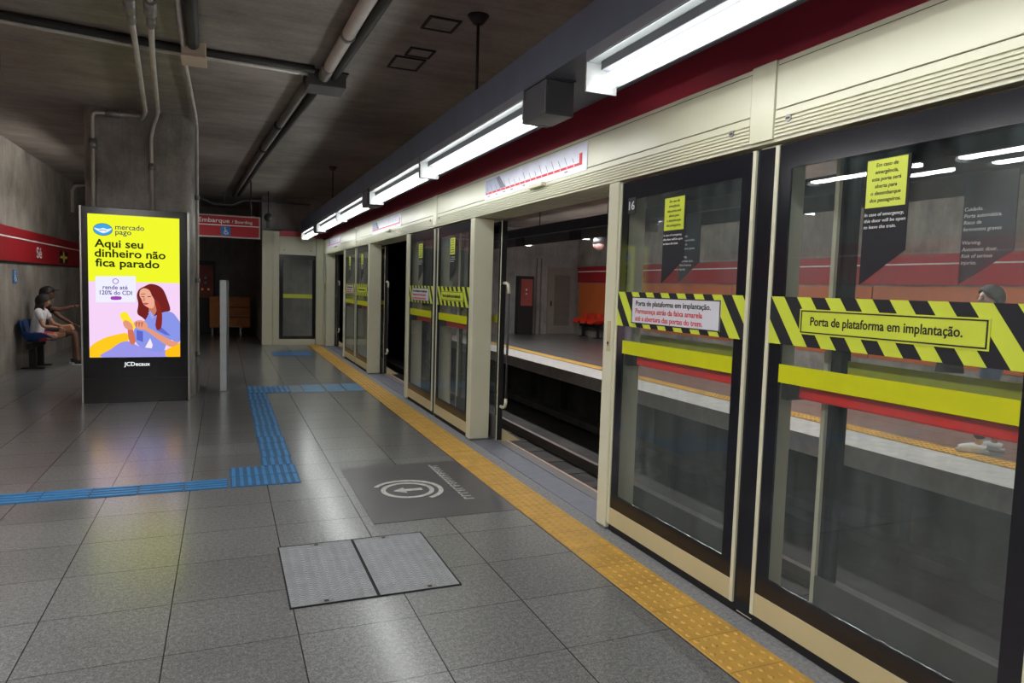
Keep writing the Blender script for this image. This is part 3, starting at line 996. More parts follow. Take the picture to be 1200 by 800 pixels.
# line maps on the headers
M_MAPGREY = P('map_grey', (128, 132, 150), .5)
M_MAPSHADE = P('map_shade', (182, 188, 212), .5)
M_MAPRED = P('map_red', (222, 46, 66), .5)
def line_map(ya, yb, label):
    """ya far end, yb near end"""
    x = PX - .014
    t = thing('line_map', label, 'map', (x, (ya + yb) / 2, 2.37), 'line maps on the door headers')
    pl = box('map_panel', M_MAPWHITE, t, x, x + .0035, yb, ya, 2.372, 2.565)
    L = ya - yb
    Y = lambda u: ya - u * L
    xs = x - .0012
    pl.data.materials.append(M_MAPSHADE); pl.data.materials.append(M_MAPGREY); pl.data.materials.append(M_MAPRED); pl.data.materials.append(M_INKWHITE)
    m = MB()
    m.b.from_mesh(pl.data)
    m.mi = 1
    m.prism([(Y(.01), 2.43), (Y(.01), 2.55), (Y(.15), 2.556), (Y(.255), 2.44)], 0, xs, x - .0001)
    m.mi = 2
    m.prism([(Y(.205), 2.44), (Y(.150), 2.545), (Y(.185), 2.556), (Y(.265), 2.44)], 0, xs - .0008, xs - .0001)
    rnd = random.Random(3)
    for k in range(17):
        u = .05 + k * .0535
        if .16 < u < .26:
            continue
        l = rnd.uniform(.03, .075)
        a = (Y(u), 2.446); b = (Y(u - l * .35), 2.446 + l)
        m.prism([(a[0] + .003, a[1]), (a[0] - .003, a[1]), (b[0] - .003, b[1]), (b[0] + .003, b[1])], 0, xs - .0016, xs - .0010)
    for u in (.05, .15, .24, .33, .46, .84):
        m.box(xs - .0004, x - .0001, Y(u + .018), Y(u - .006), 2.395, 2.405)
    m.mi = 3
    m.box(xs - .0006, x - .0001, Y(.965), Y(.02), 2.418, 2.436)
    m.prism([(Y(.945), 2.436), (Y(.965), 2.436), (Y(.965), 2.50), (Y(.945), 2.50)], 0, xs - .0006, x - .0001)
    m.mi = 4
    for k in range(17):
        u = .05 + k * .0535
        m.tube([(xs - .0012, Y(u), 2.427), (xs - .0005, Y(u), 2.427)], .0065, 8)
    m.b.to_mesh(pl.data)
    m.b.free()
    return t
line_map(6.28, 4.26, 'large white line map with a red line on the header over the first opening')
line_map(11.72, 9.66, 'white line map on the header over the second opening')
line_map(17.15, 15.12, 'farthest white line map on the header by the end corner')
for i, (y, lb) in enumerate(((5.05, 'small cream sensor cap under the large line map'), (10.43, 'small cream sensor cap under the second line map'), (15.8, 'small cream sensor cap under the farthest line map'))):
    o = MB().box(PX - .05, PX - .010, y - .13, y + .13, 2.345, 2.375).build('door_sensor', M_CREAM, None, .008)
    tag(o, lb, 'sensor', 'sensor caps under the line maps')

# thresholds in the openings
def threshold(y0, y1, label):
    t = thing('threshold_plate', label, 'threshold', (PX + .16, (y0 + y1) / 2, 0), 'metal thresholds of the openings')
    box('grid_plate', M_GRID, t, PX + .015, PX + .24, y0, y1, -.012, .006)
    box('track_edge', P('threshold_edge_grey', (126, 124, 126), .5), t, PX + .24, PX + .335, y0, y1, -.012, .010)
    box('edge_lip', P('threshold_lip_pink', (206, 176, 158), .5), t, PX + .335, PX + .36, y0, y1, -.03, .014)
for y0, y1, lb in ((3.96, 6.54, 'grey gridded metal threshold of the first opening'), (9.34, 11.92, 'grey gridded metal threshold of the second opening'), (14.72, 17.30, 'grey gridded metal threshold of the farthest opening'), (-1.42, 1.15, 'grey gridded metal threshold of the opening beside the camera')):
    threshold(y0, y1, lb)

# end return panel across the platform
t = thing('end_screen_panel', 'cream end panel with a dark glazed pane and yellow stripe closing the platform', 'panel', (1.5, 17.85, 0))
YEP = 17.85
box('side_pillar', M_CREAM, t, .845, 1.09, YEP - .06, YEP + .3, 0, 2.76, .006)
box('pillar_stile', M_CREAM, t, 1.095, 1.235, YEP - .04, YEP + .3, 0, 2.76, .006)
box('head_panel', M_CREAM, t, 1.24, 2.10, YEP - .02, YEP + .04, 2.21, 2.65, .004)
box('red_top', M_RED, t, 1.24, 2.40, YEP - .01, YEP + .04, 2.65, 2.78)
box('bottom_rail', M_CREAM, t, 1.24, 2.10, YEP - .02, YEP + .04, 0, .145, .004)
box('corner_stile', M_CREAM, t, 2.105, 2.285, YEP - .06, YEP + .1, 0, 2.62, .005)
m = MB()
for q in ((1.24, 1.33, .145, 2.21), (2.02, 2.10, .145, 2.21), (1.33, 2.02, .145, .22), (1.33, 2.02, 2.10, 2.21)):
    m.box(q[0], q[1], YEP, YEP + .012, q[2], q[3])
m.build('black_border', M_BLACK, t)
box('glass_pane', M_GLASS, t, 1.33, 2.02, YEP + .001, YEP + .011, .22, 2.10)
box('yellow_stripe', M_LIME, t, 1.33, 2.02, YEP - .003, YEP - .0005, 1.155, 1.25)
for x in (1.35, 1.98):
    MB().tube([(x, YEP - .026, 2.32), (x, YEP - .02, 2.32)], .016, 10).build('lock_screw', M_STEEL, t)

# ------------------------------------------------------------------ floor fittings
def tactile_yellow():
    m = MB()
    m.box(1.915, 2.197, -2.0, 17.8, 0.0, .006)
    nx, st = 5, .0565
    y = .9
    while y < 17.75:
        for i in range(nx):
            x = 1.943 + i * st
            n = 6 if y < 9 else 4
            A = [m.b.verts.new((x + .016 * math.cos(2 * PI * k / n), y + .016 * math.sin(2 * PI * k / n), .006)) for k in range(n)]
            Bv = [m.b.verts.new((x + .009 * math.cos(2 * PI * k / n), y + .009 * math.sin(2 * PI * k / n), .0115)) for k in range(n)]
            for k in range(n):
                m.face([A[k], A[(k + 1) % n], Bv[(k + 1) % n], Bv[k]])
            m.face(Bv)
        y += st
    m.mi = 1
    k = 0
    y = .75
    while y < 17.7:
        m.box(1.915, 2.197, y - .0012, y + .0012, .0061, .0066)
        y += .283
    o = m.build('tactile_strip', [M_YELLOWTILE, P('tile_joint_brown', (120, 88, 40), .7)])
    tag(o, 'yellow tactile warning strip with raised dots along the platform doors', 'tactile paving')
tactile_yellow()

def blue_strip(name, label, x0, x1, y0, y1, along, mat=M_BLUETILE, tile=.29, grp=None, ribs=4, skip=()):
    t = thing(name, label, 'tactile paving', ((x0 + x1) / 2, (y0 + y1) / 2, 0), grp)
    L = (x1 - x0) if along == 0 else (y1 - y0)
    n = max(1, round(L / tile))
    rnd = random.Random(n)
    for i in range(n):
        m = MB()
        j = rnd.uniform(-.008, .008)
        if along == 0:
            a, b = x0 + L * i / n + .002, x0 + L * (i + 1) / n - .002
            m.box(a, b, y0 + j, y1 + j, 0, .004)
            w = (y1 - y0) / ribs
            m.mi = 1
            for k in range(ribs):
                m.box(a + .006, b - .006, y0 + j + (k + .28) * w, y0 + j + (k + .72) * w, .004, .0085)
        else:
            a, b = y0 + L * i / n + .002, y0 + L * (i + 1) / n - .002
            m.box(x0 + j, x1 + j, a, b, 0, .004)
            w = (x1 - x0) / ribs
            m.mi = 1
            for k in range(ribs):
                m.box(x0 + j + (k + .28) * w, x0 + j + (k + .72) * w, a + .006, b - .006, .004, .0085)
        m.build('tile', [M_BLUEBED, mat], t)
    return t
blue_strip('tactile_strip', 'ribbed blue tactile strip running left from the blue corner pad', -3.0, .028, 5.50, 5.755, 0, grp=None)
blue_strip('tactile_strip', 'ribbed blue tactile strip running away beside the silver post', .295, .545, 6.07, 10.08, 1)
blue_strip('tactile_pad', 'blue ribbed tactile corner pad where two blue strips meet', .032, .545, 5.49, 6.065, 1, tile=.29, ribs=9)
blue_strip('tactile_strip', 'short ribbed blue tactile strip turning right at the far end', .295, .86, 10.10, 10.75, 1, tile=.33, ribs=8)
for x0, x1, lb in ((1.06, 1.34, 'left pale blue floor tile'), (1.37, 1.62, 'middle pale blue floor tile'), (1.65, 1.905, 'right pale blue floor tile')):
    o = box('floor_tile', M_BLUEPALE, None, x0, x1, 10.08, 10.82, 0, .004)
    tag(o, lb + ' of three by the yellow strip', 'floor tile', 'pale blue floor tiles')
o = box('floor_tile', P('blue_tactile_faded', (112, 134, 150), .45), None, .88, 1.04, 10.10, 10.78, 0, .003)
tag(o, 'faded grey-blue floor tile between the ribbed strip and the pale blue tiles', 'floor tile')
o = box('floor_marking', P('blue_marking', (70, 120, 176), .45, 0, .2, 10), None, .95, 1.75, 15.2, 16.1, 0, .003)
tag(o, 'faint blue wheelchair floor marking near the far end panel', 'floor marking')

# floor hatch covers
def hatch_cover(x0, x1, y0, y1, label, kx, ky):
    t = thing('floor_hatch', label, 'hatch cover', ((x0 + x1) / 2, (y0 + y1) / 2, 0), 'chequer plate floor hatches')
    box('plate', M_TREAD, t, x0 + .008, x1 - .008, y0 + .008, y1 - .008, -.003, .005)
    m = MB()
    m.box(x0, x1, y0, y0 + .008, -.01, .006); m.box(x0, x1, y1 - .008, y1, -.01, .006)
    m.box(x0, x0 + .008, y0 + .008, y1 - .008, -.01, .006); m.box(x1 - .008, x1, y0 + .008, y1 - .008, -.01, .006)
    m.build('frame', P('hatch_gap_black', (22, 22, 22), .7), t)
    for (a, b) in ((kx[0], ky[0]), (kx[1], ky[1])):
        k = box('lifting_socket', P('socket_steel', (150, 150, 150), .4, .6), t, a - .035, a + .035, b - .018, b + .018, .003, .0062)
        box('key_hole', M_INK, k, a - .011, a + .011, b - .011, b + .011, .0062, .0068)
hatch_cover(.285, .712, 3.33, 4.15, 'left chequer plate floor hatch, beside its twin', (.50, .46), (4.12, 3.36))
hatch_cover(.712, 1.143, 3.33, 4.15, 'right chequer plate floor hatch, nearer the yellow strip', (.90, .98), (4.12, 3.36))

# dark floor sticker with the circled arrow
t = thing('floor_sticker', 'dark floor sticker with a white circled arrow beside the first opening', 'floor sticker', (1.38, 5.1, 0))
box('sheet', M_MAT, t, .895, 1.905, 4.385, 5.82, 0, .0025)
cx, cy = 1.285, 5.06
def ring(r0, r1, a0, a1, n=40):
    m = MB()
    for i in range(n):
        p, q = a0 + (a1 - a0) * i / n, a0 + (a1 - a0) * (i + 1) / n
        vs = [m.b.verts.new((cx + r * math.cos(a), cy + r * math.sin(a), z)) for z in (.0026, .0036) for r, a in ((r0, p), (r1, p), (r1, q), (r0, q))]
        for f in ((3, 2, 1, 0), (4, 5, 6, 7), (0, 1, 5, 4), (1, 2, 6, 5), (2, 3, 7, 6), (3, 0, 4, 7)):
            m.face([vs[k] for k in f])
    return m
ring(.165, .20, 0, 2 * PI).build('inner_ring', M_MARK, t)
ring(.235, .27, -1.1, 2.6).build('outer_arc', M_MARK, t)
m = MB()
m.prism([(cx - .11, cy), (cx - .02, cy + .07), (cx - .02, cy + .025), (cx + .11, cy + .025), (cx + .11, cy - .025), (cx - .02, cy - .025), (cx - .02, cy - .07)], 2, .0026, .0038)
m.build('arrow', M_MARK, t)
m = MB()
rnd = random.Random(5)
y = 4.72
while y < 5.72:
    h = rnd.uniform(.03, .06)
    m.box(1.63, 1.70, y, y + .012, .0026, .0034)
    m.box(1.63 if rnd.random() < .5 else 1.688, 1.70 if rnd.random() < .5 else 1.642, y + .012, y + h, .0026, .0034) if False else m.box(1.63, 1.645, y + .012, y + h, .0026, .0034)
    if rnd.random() < .6:
        m.box(1.66, 1.672, y + .012, y + h * .8, .0026, .0034)
    y += h + .018
m.build('worn_lettering', M_MARK, t)

# silver post
t = thing('bollard', 'tall square silver post standing on the platform right of the screen', 'post', (0, 10.42, 0))
box('column', M_POST, t, -.055, .03, 10.37, 10.47, .01, 1.545, .006)
box('side_strip', P('post_dark_strip', (108, 112, 116), .4, .5), t, .034, .06, 10.375, 10.465, .01, 1.54, .004)
box('base_plate', M_STEEL, t, -.065, .07, 10.36, 10.48, 0, .01)

# ------------------------------------------------------------------ advertising screen
KY = 9.68
t = thing('advertising_screen', 'tall black lit advertising screen with a yellow and pink picture', 'advertising screen', (-1.0, 9.8, 0))
box('cabinet', M_KIOSK, t, -1.572, -.427, KY, KY + .26, .0, 2.375, .004)
for x0, x1 in ((-1.592, -1.572), (-.427, -.407)):
    box('side_trim', M_SILVER, t, x0, x1, KY - .012, KY + .25, .0, 2.38, .003)
SX0, SX1, SZ0, SZ1 = -1.506, -.515, .563, 2.292
scr = box('screen', emission('ad_pink', (238, 206, 240), SCREEN), t, SX0, SX1, KY - .003, KY - .0002, SZ0, SZ1)
_layer = [0]
def ad(name, col, pts, strength=SCREEN):
    _layer[0] += 1
    d = KY - .003 - _layer[0] * .0004
    pts = [(min(max(x, SX0), SX1), max(z, SZ0)) for x, z in pts]
    return flat(name, emission('ad_%02d%02d%02d' % col, col, strength), scr, pts, 1, d - .0003, d)
def smooth_poly(pts, n=4):
    out = []
    N_ = len(pts)
    for i in range(N_):
        p0, p1, p2, p3 = (Vector(pts[(i + k) % N_]) for k in (-1, 0, 1, 2))
        for j in range(n):
            s_ = j / n
            out.append(tuple(.5 * ((2 * p1) + (p2 - p0) * s_ + (2 * p0 - 5 * p1 + 4 * p2 - p3) * s_ ** 2 + (3 * p1 - p0 - 3 * p2 + p3) * s_ ** 3)))
    return out
ad('yellow_field', (234, 242, 44), [(SX0, 1.486), (SX1, 1.490), (SX1, SZ1), (SX0, SZ1)])
G = {
 'hair': [(-0.902, 1.444), (-0.846, 1.471), (-0.77, 1.459), (-0.704, 1.408), (-0.657, 1.292), (-0.624, 1.154), (-0.678, 1.11), (-0.727, 0.928), (-0.775, 0.906), (-0.831, 1.012), (-0.878, 1.001), (-0.934, 1.054), (-0.989, 1.106), (-0.979, 1.222), (-0.993, 1.326), (-0.968, 1.4)],
 'face': [(-0.955, 1.39), (-0.912, 1.417), (-0.856, 1.393), (-0.828, 1.33), (-0.8, 1.268), (-0.81, 1.183), (-0.848, 1.171), (-0.889, 1.192), (-0.923, 1.223), (-0.945, 1.286), (-0.963, 1.327)],
 'neck': [(-0.857, 1.203), (-0.8, 1.246), (-0.773, 1.162), (-0.811, 1.076), (-0.858, 1.108)],
 'shirt': [(-0.858, 1.108), (-0.811, 1.076), (-0.754, 1.098), (-0.678, 1.131), (-0.601, 1.122), (-0.543, 1.047), (-0.509, 0.972), (-0.51, 0.767), (-0.574, 0.756), (-0.613, 0.778), (-0.661, 0.757), (-0.72, 0.628), (-0.928, 0.672), (-1.012, 0.757), (-1.029, 0.905), (-0.963, 0.969), (-0.897, 1.033)],
 'undershirt': [(-0.851, 0.799), (-0.824, 0.714), (-0.834, 0.671), (-0.909, 0.682)],
 'arm': [(-0.897, 0.938), (-0.832, 0.906), (-0.718, 0.832), (-0.603, 0.767), (-0.535, 0.746), (-0.555, 0.713), (-0.633, 0.692), (-0.757, 0.778), (-0.87, 0.874), (-0.935, 0.916)],
 'hand_r': [(-1.028, 0.989), (-0.981, 1.021), (-0.916, 1.012), (-0.878, 0.969), (-0.888, 0.916), (-0.954, 0.905), (-1.01, 0.937)],
 'arm_l': [(-1.093, 0.926), (-1.047, 0.926), (-1.02, 0.821), (-1.012, 0.757), (-1.049, 0.715), (-1.086, 0.789)],
 'hand_l': [(-1.144, 0.999), (-1.111, 1.02), (-1.056, 0.979), (-1.038, 0.915), (-1.094, 0.905), (-1.134, 0.946)],
 'phone': [(-1.174, 1.097), (-1.119, 1.125), (-1.092, 1.094), (-1.01, 0.937), (-1.047, 0.905), (-1.093, 0.947), (-1.162, 1.03)],
 'trousers': [(-1.372, 0.561), (-1.28, 0.663), (-1.169, 0.747), (-1.077, 0.757), (-0.965, 0.693), (-0.853, 0.671), (-0.681, 0.649), (-0.662, 0.554)],
 'chair_l': [(-1.5, 0.69), (-1.369, 0.789), (-1.223, 0.841), (-1.103, 0.858), (-1.095, 0.757), (-1.169, 0.747), (-1.28, 0.663), (-1.372, 0.561), (-1.5, 0.562)],
 'chair_r': [(-0.662, 0.554), (-0.681, 0.638), (-0.613, 0.687), (-0.526, 0.735), (-0.508, 0.745), (-0.509, 0.552)],
 'hairfront': [(-0.8, 1.268), (-0.753, 1.247), (-0.716, 1.099), (-0.727, 0.928), (-0.775, 0.906), (-0.789, 0.991), (-0.773, 1.119)],
}
ad('armchair', (252, 196, 30), smooth_poly(G['chair_l'], 3))
ad('hair', (112, 34, 32), smooth_poly(G['hair']))
ad('trousers', (150, 146, 226), smooth_poly(G['trousers'], 3))
ad('shirt', (134, 146, 226), smooth_poly(G['shirt'], 3))
ad('armchair', (252, 186, 24), smooth_poly(G['chair_r'], 3))
ad('shirt_shade', (96, 104, 200), [(-.80, .98), (-.72, .93), (-.62, .83), (-.68, .84), (-.78, .90)])
ad('shirt_shade', (92, 100, 196), [(-1.0, .90), (-.93, .88), (-.93, .75), (-1.0, .78)])
ad('undershirt', (240, 226, 240), G['undershirt'])
ad('neck', (196, 122, 96), smooth_poly(G['neck'], 3))
ad('face', (232, 168, 142), smooth_poly(G['face'], 3))
ad('hair_lock', (132, 40, 34), smooth_poly(G['hairfront'], 3))
ad('collar', (152, 162, 234), [(-.87, 1.115), (-.845, 1.14), (-.80, 1.06), (-.83, 1.04)])
ad('eyebrow', (120, 70, 60), [(-.948, 1.345), (-.90, 1.352), (-.90, 1.344), (-.946, 1.337)])
ad('eye', (90, 50, 48), [(-.945, 1.318), (-.908, 1.315), (-.908, 1.305), (-.943, 1.31)])
ad('eye', (90, 50, 48), [(-.875, 1.318), (-.838, 1.322), (-.838, 1.312), (-.873, 1.308)])
ad('nose', (204, 132, 110), [(-.922, 1.30), (-.905, 1.30), (-.90, 1.262), (-.928, 1.258)])
ad('lips', (196, 88, 88), smooth_poly([(-.925, 1.232), (-.90, 1.238), (-.862, 1.232), (-.885, 1.214), (-.91, 1.214)], 3))
ad('arm', (224, 150, 120), smooth_poly(G['arm'], 3))
ad('arm', (206, 112, 86), smooth_poly(G['arm_l'], 3))
ad('phone', (250, 224, 40), smooth_poly(G['phone'], 2))
ad('hand', (222, 148, 124), smooth_poly(G['hand_l'], 3))
ad('hand', (226, 152, 126), smooth_poly(G['hand_r'], 3))
for k in range(3):
    ad('finger', (188, 108, 88), [(-1.01 + k * .03, .995), (-.985 + k * .03, 1.0), (-1.0 + k * .03, .935), (-1.006 + k * .03, .935)])
ad('speech_card', (232, 232, 250), [(-1.431, 1.232), (-1.004, 1.245), (-1.002, 1.563), (-1.431, 1.547)])
ad('card_button', (156, 66, 178), smooth_poly([(-1.265, 1.268), (-1.165, 1.271), (-1.165, 1.309), (-1.265, 1.306)], 2))
def el(cx_, cz, rx, rz, n=28, a0=0, a1=2 * PI):
    return [(cx_ + rx * math.cos(a0 + (a1 - a0) * k / n), cz + rz * math.sin(a0 + (a1 - a0) * k / n)) for k in range(n)]
ad('card_icon', (150, 110, 190), el(-1.219, 1.493, .034, .034))
ad('card_icon', (232, 232, 250), el(-1.219, 1.493, .025, .025))
ad('logo_oval', (30, 60, 130), el(-1.345, 2.109, .102, .074))
ad('logo_oval', (60, 164, 226), el(-1.345, 2.109, .096, .068))
ad('logo_hands', (236, 238, 244), smooth_poly([(-1.438, 2.125), (-1.38, 2.115), (-1.34, 2.128), (-1.30, 2.115), (-1.252, 2.128), (-1.27, 2.10), (-1.31, 2.075), (-1.345, 2.066), (-1.38, 2.08), (-1.42, 2.105)], 3))
ad('logo_line', (60, 110, 190), [(-1.385, 2.10), (-1.345, 2.108), (-1.305, 2.098), (-1.305, 2.092), (-1.345, 2.101), (-1.385, 2.093)])
_layer[0] += 1
AY = KY - .003 - _layer[0] * .0004
E_NAVY = emission('ad_ink_navy', (38, 36, 90), SCREEN)
E_DARK = emission('ad_ink_dark', (40, 46, 14), SCREEN)
E_PURPLE = emission('ad_ink_purple', (92, 62, 138), SCREEN)
text('lettering', 'mercado', E_NAVY, scr, (-1.214, AY, 2.118), FACE_FRONT, .062, .31, .008)
text('lettering', 'pago', E_NAVY, scr, (-1.214, AY, 2.058), FACE_FRONT, .062, .17, .008)
text('lettering', 'Aqui seu', E_DARK, scr, (-1.436, AY, 1.900), FACE_FRONT, .094, .52, .022)
text('lettering', 'dinheiro não', E_DARK, scr, (-1.436, AY, 1.783), FACE_FRONT, .094, .765, .022)
text('lettering', 'fica parado', E_DARK, scr, (-1.430, AY, 1.668), FACE_FRONT, .094, .69, .022)
text('lettering', 'rende até', E_PURPLE, scr, (-1.355, AY, 1.395), FACE_FRONT, .05, .265, .014)
text('lettering', '120% do CDI', E_PURPLE, scr, (-1.388, AY, 1.330), FACE_FRONT, .05, .345, .014)
text('maker_lettering', 'JCDecaux', emission('ad_white', (240, 244, 250), 1.2), t, (-1.14, KY - .001, .455), FACE_FRONT, .048, .285, .014)
box('service_seam', P('kiosk_seam', (40, 40, 44), .4), t, -1.57, -.43, KY - .001, KY + .001, .300, .304)

# ------------------------------------------------------------------ hanging sign and far end of the platform
t = thing('hanging_sign', 'red hanging boarding sign with a wheelchair symbol beyond the pillar', 'sign', (0, 15, 2.4))
box('panel', M_REDBAND, t, -1.1, .66, 15.0, 15.08, 2.41, 2.80)
m = MB()
m.box(-1.1, .675, 14.99, 15.09, 2.80, 2.825); m.box(-1.1, .675, 14.99, 15.09, 2.385, 2.41); m.box(.65, .675, 14.99, 15.09, 2.41, 2.80)
m.build('sign_frame', P('sign_frame_grey', (176, 168, 166), .4, .3), t)
box('white_line', M_INKWHITE, t, -1.1, .65, 14.996, 15.0, 2.618, 2.634)
text('lettering', 'Embarque', M_INKWHITE, t, (-.46, 14.998, 2.675), FACE_FRONT, .085, .56, .004)
text('lettering', '/ Boarding', M_INKWHITE, t, (.145, 14.998, 2.675), FACE_FRONT, .06, .38, .0)
access_sign('access_symbol', t, FACE_FRONT, (.03, 15.0, 2.515), .088, 0, 0)
for x in (-.9, .5):
    MB().tube([(x, 15.04, 2.825), (x, 15.04, CEIL)], .012, 8).build('hanger_rod', M_DARKPIPE, t)
conduit('conduit', 'thin dark conduit crossing under the ceiling above the boarding sign', [(-3.0, 18.15, CEIL - .10), (-.6, 18.15, CEIL - .12), (-.25, 18.15, CEIL - .28), (.2, 18.15, CEIL - .28), (.45, 18.15, CEIL - .14), (2.0, 18.15, CEIL - .14)], .025, P('conduit_grey', (104, 102, 104), .5),
        fittings=[((x, 18.15, CEIL - z), (x, 18.15, CEIL), .012) for x, z in ((-2.0, .11), (-.7, .12), (0, .28), (.9, .14), (1.8, .14))])
sp = thing('ceiling_speaker', 'round dark loudspeaker hanging under the ceiling beyond the boarding sign', 'speaker', (.95, 17.2, CEIL))
MB().ball((.95, 17.2, 3.02), .10, 14, 9).build('speaker_ball', P('speaker_dark', (52, 52, 56), .5), sp)
MB().tube([(.95, 17.2, 3.1), (.95, 17.2, CEIL)], .012, 8).build('stem', M_DARKPIPE, sp)
box('speaker_clamp', P('speaker_clamp', (70, 70, 74), .5), sp, .91, .99, 17.17, 17.23, 2.78, 2.93, .01)

def emergency_cabinet(x, y, w, h, label, z1, z0, lamps=True):
    t = thing('emergency_cabinet', label, 'cabinet', (x, y, 0), 'dark emergency cabinets with red panels')
    box('cabinet_body', M_CAB, t, x - w / 2, x + w / 2, y - .3, y, 0, h, .01)
    p = box('red_panel', M_CABRED, t, x - w / 2 + .08, x + w / 2 - .05, y - .306, y - .3, z0, z1)
    m = MB()
    m.ball((x, y - .308, z0 + (z1 - z0) * .60), .035, 10, 6, 1, .1, 1)
    m.ball((x, y - .308, z0 + (z1 - z0) * .45), .035, 10, 6, 1, .1, .8)
    m.build('white_symbols', M_INKWHITE, p)
    if not lamps:
        return
    m = MB()
    for dx in (-.08, .08):
        m.ball((x + dx, y - .309, z0 + (z1 - z0) * .25), .032, 10, 6, 1, .15, 1)
    m.build('amber_lights', emission('amber_indicator', (240, 150, 70), .15), p)
emergency_cabinet(-.49, YE - .02, .5, 2.08, 'dark emergency cabinet with red panel left of the silver post at the far end', 1.95, 1.04)
cr = thing('wooden_crate', 'low orange wooden chest on short legs behind the silver post', 'chest', (.16, 21.2, 0))
box('chest_body', M_WOOD, cr, -.37, .68, 20.95, 21.45, .22, 1.08, .01)
for z in (.50, .78):
    box('drawer_gap', P('wood_gap', (70, 40, 22), .7), cr, -.12, .66, 20.944, 20.95, z, z + .02)
box('end_panel', P('orange_wood_light', (222, 140, 66), .5), cr, -.37, -.14, 20.94, 20.95, .24, 1.06)
for x in (-.33, .40):
    box('leg', M_STEEL, cr, x, x + .05, 21.0, 21.06, 0, .22)
box('runner', P('runner_pale', (170, 164, 150), .5), cr, -.15, .36, 20.935, 20.95, .225, .26)

# ------------------------------------------------------------------ opposite platform and the track
def rail(x, label):
    m = MB()
    m.prism([(x - .07, -1.14), (x + .07, -1.14), (x + .07, -1.125), (x + .012, -1.11), (x + .012, -1.04), (x + .036, -1.03), (x + .036, -1.0), (x - .036, -1.0), (x - .036, -1.03), (x - .012, -1.04), (x - .012, -1.11), (x - .07, -1.125)], 1, YB, YE + 14)
    tag(m.build('running_rail', M_RAIL), label, 'rail', 'running rails of the track')
rail(3.48, 'steel running rail nearer the platform doors')
rail(5.08, 'steel running rail on the far side of the track')
for k in range(26):
    o = box('sleeper', M_SLEEPER, None, 3.15, 5.42, 1.0 + k * .72, 1.24 + k * .72, -1.165, -1.141)
    tag(o, 'dark concrete sleeper across the track bed', 'sleeper', 'track sleepers')
t = thing('tactile_strip', 'yellow tactile strip along the opposite platform edge', 'tactile paving', (6.98, 9, 0))
m = MB(); m.box(6.84, 7.12, -2, 21.8, 0, .006)
y = 3.0
while y < 12:
    for i in range(4):
        x = 6.875 + i * .07
        m.box(x - .014, x + .014, y - .014, y + .014, .006, .011)
    y += .07
m.build('dotted_tiles', M_YELLOWTILE, t)
SB2 = thing('sign_band', 'red sign band with white line along the opposite platform wall', 'sign band', (XO, 10, 1.8))
box('band', M_REDBAND, SB2, XO - .04, XO, -2, 21.8, 1.83, 2.37)
box('white_line', M_INKWHITE, SB2, XO - .043, XO - .04, -2, 21.8, 2.19, 2.215)
for k in range(6):
    y1 = 21.7 - k * 4.0
    o = box('wall_panel', M_ORANGE, None, XO - .03, XO, y1 - 3.97, y1, .42, 1.80)
    tag(o, ['orange wall panel beside the grey louvred door', 'second orange wall panel from the grey louvred door', 'third orange wall panel from the grey louvred door', 'fourth orange wall panel from the grey louvred door', 'fifth orange wall panel from the grey louvred door', 'orange wall panel farthest from the grey louvred door'][k] + ', across the track', 'wall panel', 'orange wall panels')
# louvred door on the end wall
t = thing('louvred_door', 'grey louvred metal door in the end wall across the track', 'door', (10.93, YE, 0))
m = MB()
m.box(10.38, 10.46, YE - .06, YE, 0, 2.33); m.box(11.40, 11.48, YE - .06, YE, 0, 2.33); m.box(10.46, 11.40, YE - .06, YE, 2.25, 2.33)
m.build('door_frame', M_DOOR, t)
box('leaf', M_DOOR, t, 10.46, 11.40, YE - .04, YE - .01, 0.01, 2.25)
m = MB()
for k in range(26):
    z = .32 + k * .068
    m.prism([(YE - .041, z), (YE - .065, z - .012), (YE - .065, z - .002), (YE - .041, z + .04)], 0, 10.64, 11.24)
m.build('louvres', P('louvre_grey', (116, 112, 106), .5), t)
box('door_handle', M_BLACKMATT, t, 10.50, 10.53, YE - .09, YE - .04, .98, 1.16, .005)
emergency_cabinet(9.45, YE - .02, .55, 1.98, 'dark emergency cabinet with red panel left of the grey louvred door', 1.88, .98, False)
for i, x in enumerate((9.95, 10.12)):
    conduit('conduit', ['thin vertical conduit on the end wall left of the grey louvred door', 'thin vertical conduit touching the frame side of the grey louvred door'][i], [(x, YE - .025, 0), (x, YE - .025, 2.6)], .02, P('conduit_pale', (120, 112, 104), .5))
# hanging clock/camera dome over the opposite platform
t = thing('dome_camera', 'brownish dome camera hanging across the track under the lamps', 'camera', (7.0, 12.75, 2.81))
MB().ball((7.17, 12.72, 2.50), .12, 16, 10).build('dome', P('dome_brown', (128, 96, 92), .25), t)
MB().tube([(7.17, 12.72, 2.52), (7.17, 12.72, 2.64), (7.17, 12.72, 2.67)], [.125, .11, .06], 16).build('dome_housing', P('dome_dark', (40, 40, 44), .5), t)
MB().tube([(7.17, 12.72, 2.65), (7.17, 12.72, 2.81)], .02, 8).build('stem', M_DARKPIPE, t)

